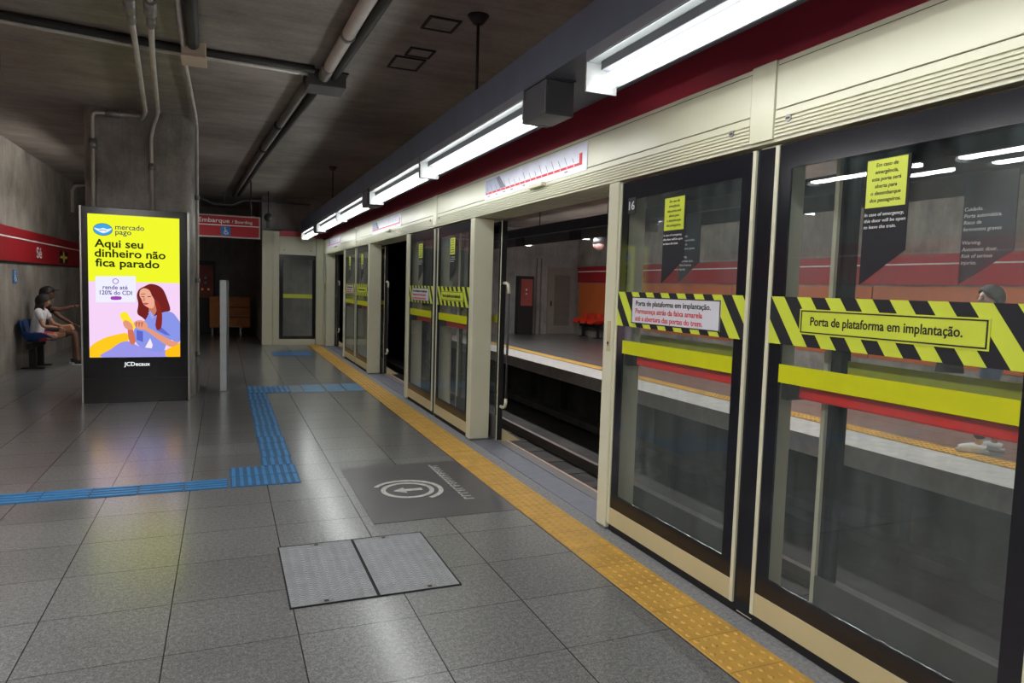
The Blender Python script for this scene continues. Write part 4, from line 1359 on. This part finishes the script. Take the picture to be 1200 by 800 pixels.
def seat_shell(parent, x, y, face, mat, name='seat_shell', zs=.43, w=.47):
    """moulded bucket seat, opening toward face (+1: +X, -1: -X)"""
    m = MB()
    prof = [(.44, .02), (.40, .045), (.30, .03), (.12, .0), (.04, .03), (-.01, .12), (-.05, .28), (-.06, .36)]
    n = 9
    rows = []
    for (px, pz) in prof:
        row = []
        for k in range(n):
            v = (k / (n - 1) - .5) * 2
            lift = .17 * abs(v) ** 4 * (1 if px < .36 else .45)
            back = .06 * abs(v) ** 3 if pz > .1 else 0
            row.append(m.b.verts.new((x + face * (px + back), y + v * w / 2, zs + pz + (lift if pz < .1 else lift * .2))))
        rows.append(row)
    for a, b in zip(rows, rows[1:]):
        for k in range(n - 1):
            m.face([a[k], a[k + 1], b[k + 1], b[k]])
    o = m.build(name, mat, parent, smooth=True)
    md = o.modifiers.new('s', 'SOLIDIFY'); md.thickness = .022; md.offset = -1 if True else 1
    md2 = o.modifiers.new('b', 'SUBSURF'); md2.levels = 1; md2.render_levels = 1
    return o

def bench(name, label, x, ys, face, mat):
    t = thing(name, label, 'bench', (x, sum(ys) / len(ys), 0))
    for y in ys:
        seat_shell(t, x, y, face, mat)
    box('beam', M_BLACKMATT, t, x + face * .12 - .03, x + face * .12 + .03, min(ys) - .25, max(ys) + .25, .34, .42)
    for y in (min(ys) - .0, max(ys) - .0):
        lg = box('leg', M_BLACKMATT, t, x + face * .12 - .045, x + face * .12 + .045, y - .04, y + .04, .0, .34)
        MB().box(x + face * .12 - .16, x + face * .12 + .16, y - .035, y + .035, 0, .02).build('foot', M_BLACKMATT, lg)
    return t
bench('platform_bench', 'blue moulded plastic bench seats against the left wall', -3.02, (13.46, 13.98), 1, M_BENCH)
bench('platform_bench', 'orange plastic bench seats below the orange panel across the track', XO - .10, (19.9, 20.4, 20.9), -1, M_SEATRED)

# ------------------------------------------------------------------ people
def skin(name, nodes, edges, mat, parent, root, sub=2):
    """nodes {key: ((x,y,z), r or (rx,ry))}; grows one continuous surface with Skin + Subdivision"""
    keys = [root] + [k for k in nodes if k != root]
    me = bpy.data.meshes.new(name)
    idx = {k: i for i, k in enumerate(keys)}
    me.from_pydata([nodes[k][0] for k in keys], [(idx[a], idx[b]) for a, b in edges], [])
    o = bpy.data.objects.new(name, me)
    COL.objects.link(o)
    md = o.modifiers.new('skin', 'SKIN')
    md.use_smooth_shade = True
    sv = me.skin_vertices[0].data
    for k in keys:
        r = nodes[k][1]
        sv[idx[k]].radius = (r, r) if not isinstance(r, tuple) else r
        sv[idx[k]].use_root = (k == root)
    ss = o.modifiers.new('sub', 'SUBSURF')
    ss.levels = sub
    ss.render_levels = sub
    dg = bpy.context.evaluated_depsgraph_get()
    m2 = bpy.data.meshes.new_from_object(o.evaluated_get(dg))
    bpy.data.objects.remove(o)
    bpy.data.meshes.remove(me)
    m2.name = name
    m2.materials.clear()
    m2.materials.append(mat)
    for p in m2.polygons:
        p.use_smooth = True
        p.material_index = 0
    ob = bpy.data.objects.new(name, m2)
    return link(ob, parent)

def join_into(target, others):
    """merge extra body pieces (head, hands) into the one body mesh"""
    b = bmesh.new()
    for o in [target] + others:
        b.from_mesh(o.data)
    b.to_mesh(target.data)
    b.free()
    for o in others:
        me = o.data
        bpy.data.objects.remove(o)
        bpy.data.meshes.remove(me)
    for p in target.data.polygons:
        p.use_smooth = True

def head_mesh(c, fwd, upv, s, mat, parent):
    """head with brow, nose, lips, chin and ears; c = centre, fwd = look direction, s = head height"""
    f = Vector(fwd).normalized(); u = Vector(upv).normalized(); u = (u - f * u.dot(f)).normalized(); r = f.cross(u)
    m = MB()
    d = bmesh.ops.create_uvsphere(m.b, u_segments=28, v_segments=20, radius=.5)
    for v in d['verts']:
        x, y, z = v.co * 2          # x right, y forward, z up (unit)
        wdt = .37 * (1 - .22 * max(0, -z) ** 1.5)
        dep = .44
        yy = y * dep
        if y > 0:
            yy -= .05 * max(0, z - .45)
            yy += .03 * math.exp(-((z + .82) / .18) ** 2) * max(0, 1 - abs(x) * 2)
            g = max(0, 1 - abs(x) / .16)
            yy += .12 * g * math.exp(-((z + .22) / .16) ** 2) * y
            yy += .05 * g * math.exp(-((z + .02) / .16) ** 2) * y
            yy -= .035 * math.exp(-((abs(x) - .34) / .14) ** 2) * math.exp(-((z - .06) / .12) ** 2)
            yy += .025 * max(0, 1 - abs(x) / .26) * math.exp(-((z + .5) / .09) ** 2)
        else:
            yy *= 1.12
            if z < -.2:
                yy *= 1 - .5 * (-z - .2)
        v.co = Vector(c) + (r * (x * wdt) + f * yy + u * (z * .5)) * s
    for sg in (-1, 1):
        e = bmesh.ops.create_uvsphere(m.b, u_segments=8, v_segments=6, radius=1)
        for v in e['verts']:
            x, y, z = v.co
            v.co = Vector(c) + (r * (sg * .37 + x * .03) + f * (-.03 + y * .06) + u * (-.03 + z * .12)) * s
    return m.build('head', mat, parent, smooth=True), (r, f, u)

def face_marks(c, axes, s, parent, lip=(150, 80, 76)):
    r, f, u = axes
    m = MB()
    for sg in (-1, 1):
        m.ball(Vector(c) + (r * sg * .135 + f * .385 + u * .03) * s, .035 * s, 8, 6, 1.2, 1.2, .6)
        m.ball(Vector(c) + (r * sg * .135 + f * .40 + u * .115) * s, .045 * s, 8, 6, 1.3, 1, .25)
    m.build('eyes', P('eye_dark', (36, 28, 26), .3), parent)
    m = MB()
    m.ball(Vector(c) + (f * .415 - u * .25) * s, .06 * s, 10, 6, 1.4, 1.4, .4)
    m.build('lips', P('lips_%d' % lip[0], lip, .4), parent)

def hand(wrist, dirv, palmn, s, mat, parent, curl=.5, spread=.12, point=False, thumb_side=1):
    """palm + five tapered, bent fingers, thumb from the side of the palm; s = hand length"""
    d = Vector(dirv).normalized(); n = Vector(palmn).normalized(); n = (n - d * n.dot(d)).normalized(); a = d.cross(n) * thumb_side
    W = Vector(wrist)
    nodes = {'w': (W, (.030 * s / .18, .020 * s / .18)), 'p': (W + d * .25 * s, (.040 * s / .18, .016 * s / .18)), 'k': (W + d * .48 * s, (.040 * s / .18, .014 * s / .18))}
    edges = [('w', 'p'), ('p', 'k')]
    o = [skin('palm', nodes, edges, mat, parent, 'w', 1)]
    for i, (off, ln) in enumerate(((.33, .42), (.11, .48), (-.11, .45), (-.32, .35))):
        c_ = curl if not (point and i == 0) else .05
        b0 = W + d * .44 * s + a * off * .21 * 2 * s * .5
        p = [b0]
        ang = 0
        dr = (d + a * off * spread * 2).normalized()
        for seg in (.45, .32, .23):
            ang += c_ * .9
            p.append(p[-1] + (dr * math.cos(ang) + n * math.sin(ang)) * ln * seg * s)
        r0 = .0085 * s / .18
        nd = {j: (q, r0 * (1 - .12 * j)) for j, q in enumerate(p)}
        o.append(skin('finger', nd, [(0, 1), (1, 2), (2, 3)], mat, parent, 0, 1))
    t0 = W + d * .16 * s + a * .17 * s
    p = [t0, t0 + (d * .5 + a * .55 + n * .2).normalized() * .2 * s, t0 + (d * .5 + a * .55 + n * .2).normalized() * .2 * s + (d * .9 + a * .2 + n * .3).normalized() * .18 * s]
    nd = {j: (q, (.011 - .0015 * j) * s / .18) for j, q in enumerate(p)}
    o.append(skin('thumb', nd, [(0, 1), (1, 2)], mat, parent, 0, 1))
    join_into(o[0], o[1:])
    return o[0]

def person(label, J, skinmat, look, loc, S):
    """J: joints; builds body (torso, limbs, neck, head, hands) as one mesh. Returns the body object"""
    N_ = {
        'pel': (J['pel'], (.13 * S, .11 * S)), 'waist': (J['waist'], (.115 * S, .09 * S)), 'chest': (J['chest'], (.135 * S, .10 * S)),
        'neckb': (J['neckb'], .058 * S), 'neckt': (J['neckt'], .05 * S)}
    E_ = [('pel', 'waist'), ('waist', 'chest'), ('chest', 'neckb'), ('neckb', 'neckt')]
    for s in 'lr':
        for k, r in (('sh', .052), ('el', .039), ('wr', .025), ('hip', .085), ('kn', .056), ('an', .036), ('ball', .034), ('toe', .024)):
            N_[k + s] = (J[k + s], r * S)
        N_['fa' + s] = (Vector(J['el' + s]).lerp(Vector(J['wr' + s]), .3), .038 * S)
        N_['cf' + s] = (Vector(J['kn' + s]).lerp(Vector(J['an' + s]), .32), .054 * S)
        E_ += [('neckb', 'sh' + s), ('sh' + s, 'el' + s), ('el' + s, 'fa' + s), ('fa' + s, 'wr' + s), ('pel', 'hip' + s), ('hip' + s, 'kn' + s), ('kn' + s, 'cf' + s), ('cf' + s, 'an' + s), ('an' + s, 'ball' + s), ('ball' + s, 'toe' + s)]
    body = skin('person', N_, E_, skinmat, None, 'pel', 2)
    hd, axes = head_mesh(J['head'], look, (0, 0, 1), .225 * S, skinmat, None)
    extra = [hd]
    for s in 'lr':
        H = J['hand' + s]
        extra.append(hand(J['wr' + s], H[0], H[1], .175 * S, skinmat, None, H[2], .12, H[3], H[4]))
    join_into(body, extra)
    body['label'] = label
    body['category'] = 'person'
    return body, axes

def garment(name, J, parts, mat, parent, root, sub=2):
    nodes, edges = {}, []
    for k, (p, r) in parts['n'].items():
        nodes[k] = (Vector(J[p]) if isinstance(p, str) else Vector(p), r)
    return skin(name, nodes, parts['e'], mat, parent, root, sub)

def L(a, b, t):
    return Vector(a).lerp(Vector(b), t)

def shirt(J, S, mat, parent, sleeve=.5, puff=1.12, name='t_shirt', hem=-.2):
    n = {'pel': (L(J['pel'], J['waist'], hem), (.145 * S * puff, .12 * S * puff)), 'waist': (J['waist'], (.13 * S * puff, .105 * S * puff)), 'chest': (J['chest'], (.145 * S * puff, .112 * S * puff)), 'neckb': (L(J['chest'], J['neckb'], .9), .075 * S)}
    e = [('pel', 'waist'), ('waist', 'chest'), ('chest', 'neckb')]
    for s in 'lr':
        n['sh' + s] = (J['sh' + s], .066 * S * puff)
        n['sl' + s] = (L(J['sh' + s], J['el' + s], min(1, sleeve)), .052 * S * puff)
        e += [('neckb', 'sh' + s), ('sh' + s, 'sl' + s)]
        if sleeve > 1:
            n['fo' + s] = (L(J['el' + s], J['wr' + s], sleeve - 1), .042 * S * puff)
            e += [('sl' + s, 'fo' + s)]
    return skin(name, n, e, mat, parent, 'pel', 2)

def legwear(J, S, mat, parent, reach, name, puff=1.15):
    n = {'waist': (L(J['pel'], J['waist'], .35), (.135 * S, .11 * S)), 'pel': (J['pel'], (.142 * S, .125 * S))}
    e = [('pel', 'waist')]
    for s in 'lr':
        n['hip' + s] = (J['hip' + s], .092 * S * puff)
        n['kn' + s] = (L(J['hip' + s], J['kn' + s], min(reach, 1)), .066 * S * puff)
        e += [('pel', 'hip' + s), ('hip' + s, 'kn' + s)]
        if reach > 1:
            n['cf' + s] = (L(J['kn' + s], J['an' + s], .35), .062 * S * puff)
            n['an' + s] = (L(J['kn' + s], J['an' + s], reach - 1), .052 * S * puff)
            e += [('kn' + s, 'cf' + s), ('cf' + s, 'an' + s)]
    return skin(name, n, e, mat, parent, 'pel', 2)

def shoe(J, s, S, mat, sole, parent):
    a, b, c_ = Vector(J['an' + s]), Vector(J['ball' + s]), Vector(J['toe' + s])
    dr = (c_ - a); dr.z = 0; dr.normalize()
    heel = Vector((a.x, a.y, 0)) - dr * .055 * S
    z = min(b.z, c_.z)
    n = {'h': (Vector((heel.x, heel.y, a.z - .045 * S)), .045 * S), 'a': (a + Vector((0, 0, -.02 * S)), .048 * S), 'b': (b + Vector((0, 0, .008)), .046 * S), 't': (c_ + dr * .02 + Vector((0, 0, .004)), .034 * S)}
    o = skin('shoe', n, [('a', 'h'), ('a', 'b'), ('b', 't')], mat, parent, 'a', 2)
    zmin = min(v.co.z for v in o.data.vertices)
    m = MB()
    side = Vector((-dr.y, dr.x, 0))
    base = heel - dr * .03 * S
    pts = [base + side * .035 * S, base + dr * .13 * S + side * .038 * S, base + dr * .21 * S + side * .046 * S, base + dr * .275 * S + side * .03 * S, base + dr * .295 * S, base + dr * .275 * S - side * .03 * S, base + dr * .21 * S - side * .046 * S, base + dr * .13 * S - side * .038 * S, base - side * .035 * S]
    zb = max(zmin - .002, .003)
    m.prism([(p.x, p.y) for p in pts], 2, zb, zb + .026 * S)
    m.build('sole', sole, o, .004)
    return o

def hair_cap(c, axes, s, mat, parent, length=.0, name='hair', front=.18):
    """cap of hair over the skull, with a curtain of given length down the back and sides"""
    r, f, u = axes
    m = MB()
    nu, nv = 28, 12
    rows = []
    for j in range(nv + 1):
        row = []
        for i in range(nu):
            ph = 2 * PI * i / nu
            k = .5 + .5 * math.cos(ph)            # 1 at the forehead, 0 at the nape
            th = j / nv * (PI * .66 - PI * .36 * k ** 1.6)
            x, y, z = math.sin(th) * math.sin(ph), math.sin(th) * math.cos(ph), math.cos(th)
            row.append(m.b.verts.new(Vector(c) + (r * x * .40 + f * (y * (.445 if y > 0 else .53) - .01) + u * (z * .54 + .01)) * s))
        rows.append(row)
    for a, b in zip(rows, rows[1:]):
        for i in range(nu):
            m.face([a[i], a[(i + 1) % nu], b[(i + 1) % nu], b[i]])
    if length:
        last = [v for v in rows[-1]]
        prev = last
        for k in range(1, 7):
            t_ = k / 6
            row = []
            for i in range(nu):
                ph = 2 * PI * i / nu
                y = math.cos(ph)
                v0 = last[i].co
                if y > .22:
                    row.append(None)
                    continue
                wob = 1 + .5 * math.sin(7 * ph + k)
                off = (r * math.sin(ph) * .13 * wob * math.sin(PI * t_) + f * (-.06 * t_ if y < 0 else -.02 * t_)) * s
                row.append(m.b.verts.new(v0 + off - u * (length * s * t_ * (1 if y < .1 else .85)) - (r * math.sin(ph) * .16 * t_ ** 2) * s))
            for i in range(nu):
                q = [prev[i], prev[(i + 1) % nu], row[(i + 1) % nu], row[i]]
                if all(q):
                    m.face(q)
            prev = row
    o = m.build(name, mat, parent, smooth=True)
    md = o.modifiers.new('s', 'SOLIDIFY'); md.thickness = .02; md.offset = 1
    return o

SK_DARK = P('skin_brown', (112, 78, 64), .5)
SK_MID = P('skin_tan', (186, 138, 112), .5)
SK_LIGHT = P('skin_light', (204, 164, 144), .5)
HAIR = P('hair_black', (22, 18, 17), .62, 0, .3, 40, .5, 90)

# seated man pointing
J = dict(pel=(-2.86, 13.98, .56), waist=(-2.88, 13.98, .72), chest=(-2.87, 13.98, .90), neckb=(-2.84, 13.97, 1.04), neckt=(-2.785, 13.97, 1.16), head=(-2.77, 13.97, 1.22),
         shl=(-2.83, 14.16, 1.01), ell=(-2.62, 14.20, .80), wrl=(-2.44, 14.12, .70), shr=(-2.80, 13.79, 1.01), elr=(-2.56, 13.74, .96), wrr=(-2.36, 13.74, 1.03),
         hipl=(-2.80, 14.07, .53), knl=(-2.40, 14.10, .56), anl=(-2.42, 14.10, .10), balll=(-2.31, 14.10, .045), toel=(-2.25, 14.10, .035),
         hipr=(-2.80, 13.89, .53), knr=(-2.37, 13.85, .57), anr=(-2.33, 13.85, .10), ballr=(-2.22, 13.85, .045), toer=(-2.16, 13.85, .035),
         handl=((.9, -.2, -.2), (0, 0, -1), .5, False, 1), handr=((1, 0, .22), (0, .3, -1), .75, True, -1))
man, ax = person('man in a black T-shirt, shorts and cap sitting on the blue bench, pointing right', J, SK_DARK, (1, -.1, -.05), None, .94)
shirt(J, .94, P('black_cloth', (20, 20, 22), .8), man, .55, 1.12)
legwear(J, .94, P('black_shorts', (24, 24, 26), .8), man, .82, 'shorts')
for s in 'lr':
    shoe(J, s, .98, P('black_shoe', (22, 22, 24), .5), P('white_sole', (206, 206, 206), .5), man)
hair_cap(J['head'], ax, .215, HAIR, man, .12, 'hair')
cap = MB()
cap.ball(Vector(J['head']) + Vector((-.015, 0, .055)), .098, 18, 10, 1.12, .9, .72)
cap.prism([(J['head'][0] + .06, J['head'][1] - .07), (J['head'][0] + .155, J['head'][1] - .05), (J['head'][0] + .165, J['head'][1]), (J['head'][0] + .155, J['head'][1] + .05), (J['head'][0] + .06, J['head'][1] + .07)], 2, J['head'][2] + .062, J['head'][2] + .074)
cap.build('cap', P('cap_black', (16, 16, 18), .7), man)
face_marks(J['head'], ax, .212, man, (110, 62, 58))
# seated woman in a white T-shirt, legs folded on the seat
J = dict(pel=(-2.84, 13.46, .55), waist=(-2.83, 13.46, .68), chest=(-2.80, 13.46, .84), neckb=(-2.775, 13.46, .97), neckt=(-2.74, 13.465, 1.06), head=(-2.73, 13.47, 1.11),
         shl=(-2.76, 13.62, .94), ell=(-2.64, 13.66, .73), wrl=(-2.46, 13.56, .68), shr=(-2.78, 13.30, .94), elr=(-2.70, 13.24, .71), wrr=(-2.51, 13.30, .69),
         hipl=(-2.79, 13.54, .53), knl=(-2.46, 13.62, .56), anl=(-2.66, 13.46, .50), balll=(-2.70, 13.38, .49), toel=(-2.72, 13.33, .49),
         hipr=(-2.79, 13.38, .53), knr=(-2.52, 13.26, .55), anr=(-2.72, 13.44, .485), ballr=(-2.75, 13.52, .49), toer=(-2.76, 13.57, .49),
         handl=((1, -.3, -.1), (0, 0, -1), .6, False, 1), handr=((1, .3, -.1), (0, 0, -1), .6, False, -1))
wom, ax = person('woman in a white T-shirt and red shorts sitting on the near blue bench seat', J, SK_MID, (1, .35, -.12), None, .84)
shirt(J, .84, P('white_cloth', (222, 222, 226), .8), wom, .62, 1.16)
legwear(J, .84, P('red_shorts', (176, 60, 76), .8), wom, .62, 'shorts')
hair_cap(J['head'], ax, .20, HAIR, wom, .95, 'long_hair')
face_marks(J['head'], ax, .19, wom)
bg_ = MB()
bg_.prism([(-2.52, .60), (-2.30, .64), (-2.34, .74), (-2.50, .72)], 1, 13.36, 13.52)
o = bg_.build('shoulder_bag', P('bag_tan', (176, 130, 96), .6), None, .02)
tag(o, 'tan bag held on the lap of the seated woman', 'bag')
# standing woman on the opposite platform, facing left along the edge
dx, dy = -.62, .78          # facing
px, py = 7.28, 4.66
def W(f_, r_, z):            # forward, right, up
    return (px + dx * f_ + dy * r_, py + dy * f_ - dx * r_, z + .014)
J = dict(pel=W(0, 0, .93), waist=W(.0, 0, 1.07), chest=W(.01, 0, 1.25), neckb=W(.01, 0, 1.42), neckt=W(.03, 0, 1.47), head=W(.06, 0, 1.585),
         shl=W(.01, -.17, 1.38), ell=W(-.02, -.22, 1.12), wrl=W(.16, -.15, 1.00), shr=W(.01, .17, 1.38), elr=W(-.02, .22, 1.12), wrr=W(.18, .14, 1.02),
         hipl=W(0, -.085, .88), knl=W(.07, -.10, .48), anl=W(.06, -.10, .085), balll=W(.17, -.11, .035), toel=W(.23, -.115, .03),
         hipr=W(0, .085, .88), knr=W(.0, .10, .48), anr=W(-.10, .12, .085), ballr=W(.01, .13, .035), toer=W(.07, .135, .03),
         handl=((dx, dy, -.1), (0, 0, -1), .7, False, 1), handr=((dx, dy, -.1), (0, 0, -1), .7, False, -1))
w2, ax = person('woman with glasses, dark hair, jeans and white shoes standing across the track', J, SK_LIGHT, (dx - .25, dy - .35, -.05), None, 1.0)
shirt(J, 1.0, P('dark_jacket', (34, 32, 38), .8), w2, 1.85, 1.15, 'jacket')
legwear(J, 1.0, P('blue_jeans', (62, 76, 100), .8), w2, 1.9, 'jeans')
for s in 'lr':
    shoe(J, s, 1.0, P('white_shoe', (216, 218, 218), .5), P('shoe_sole', (200, 200, 200), .5), w2)
hair_cap(J['head'], ax, .225, HAIR, w2, .62, 'hair')
face_marks(J['head'], ax, .22, w2)
r_, f_, u_ = ax
gl = MB()
for sg in (-1, 1):
    c_ = Vector(J['head']) + (r_ * sg * .14 + f_ * .43 + u_ * .03) * .225
    gl.tube([c_ + (r_ * math.cos(a) * .028 + u_ * math.sin(a) * .02) for a in [2 * PI * k / 14 for k in range(15)]], .003, 6)
gl.tube([Vector(J['head']) + (r_ * -.02 + f_ * .45 + u_ * .03) * .225, Vector(J['head']) + (r_ * .02 + f_ * .45 + u_ * .03) * .225], .003, 6)
gl.build('glasses', M_INK, w2)
hb = thing('handbag', 'black handbag held in front by the woman across the track', 'bag', W(.36, .10, .80))
def bag_box(f0, f1, r0, r1, z0, z1):
    m = MB()
    vs = [m.b.verts.new(W(f, r, z)) for z, t_ in ((z0, 0), (z1, .03)) for f, r in ((f0 + t_, r0), (f1 - t_, r0), (f1 - t_, r1), (f0 + t_, r1))]
    for q in ((3, 2, 1, 0), (4, 5, 6, 7), (0, 1, 5, 4), (1, 2, 6, 5), (2, 3, 7, 6), (3, 0, 4, 7)):
        m.face([vs[i] for i in q])
    return m
M_BAG = P('handbag_black', (20, 20, 22), .4)
bag_box(.22, .50, .08, .18, .78, .94).build('bag_body', M_BAG, hb, .02, seg=3)
bag_box(.25, .47, .075, .08, .84, .93).build('bag_flap', P('handbag_flap', (30, 30, 33), .35), hb, .002)
MB().tube([W(.29, .13, .93), W(.28, .13, .98), W(.30, .13, 1.01), W(.36, .13, 1.02), W(.41, .13, .99), W(.42, .13, .93)], .008, 8).build('bag_handle', M_BAG, hb)
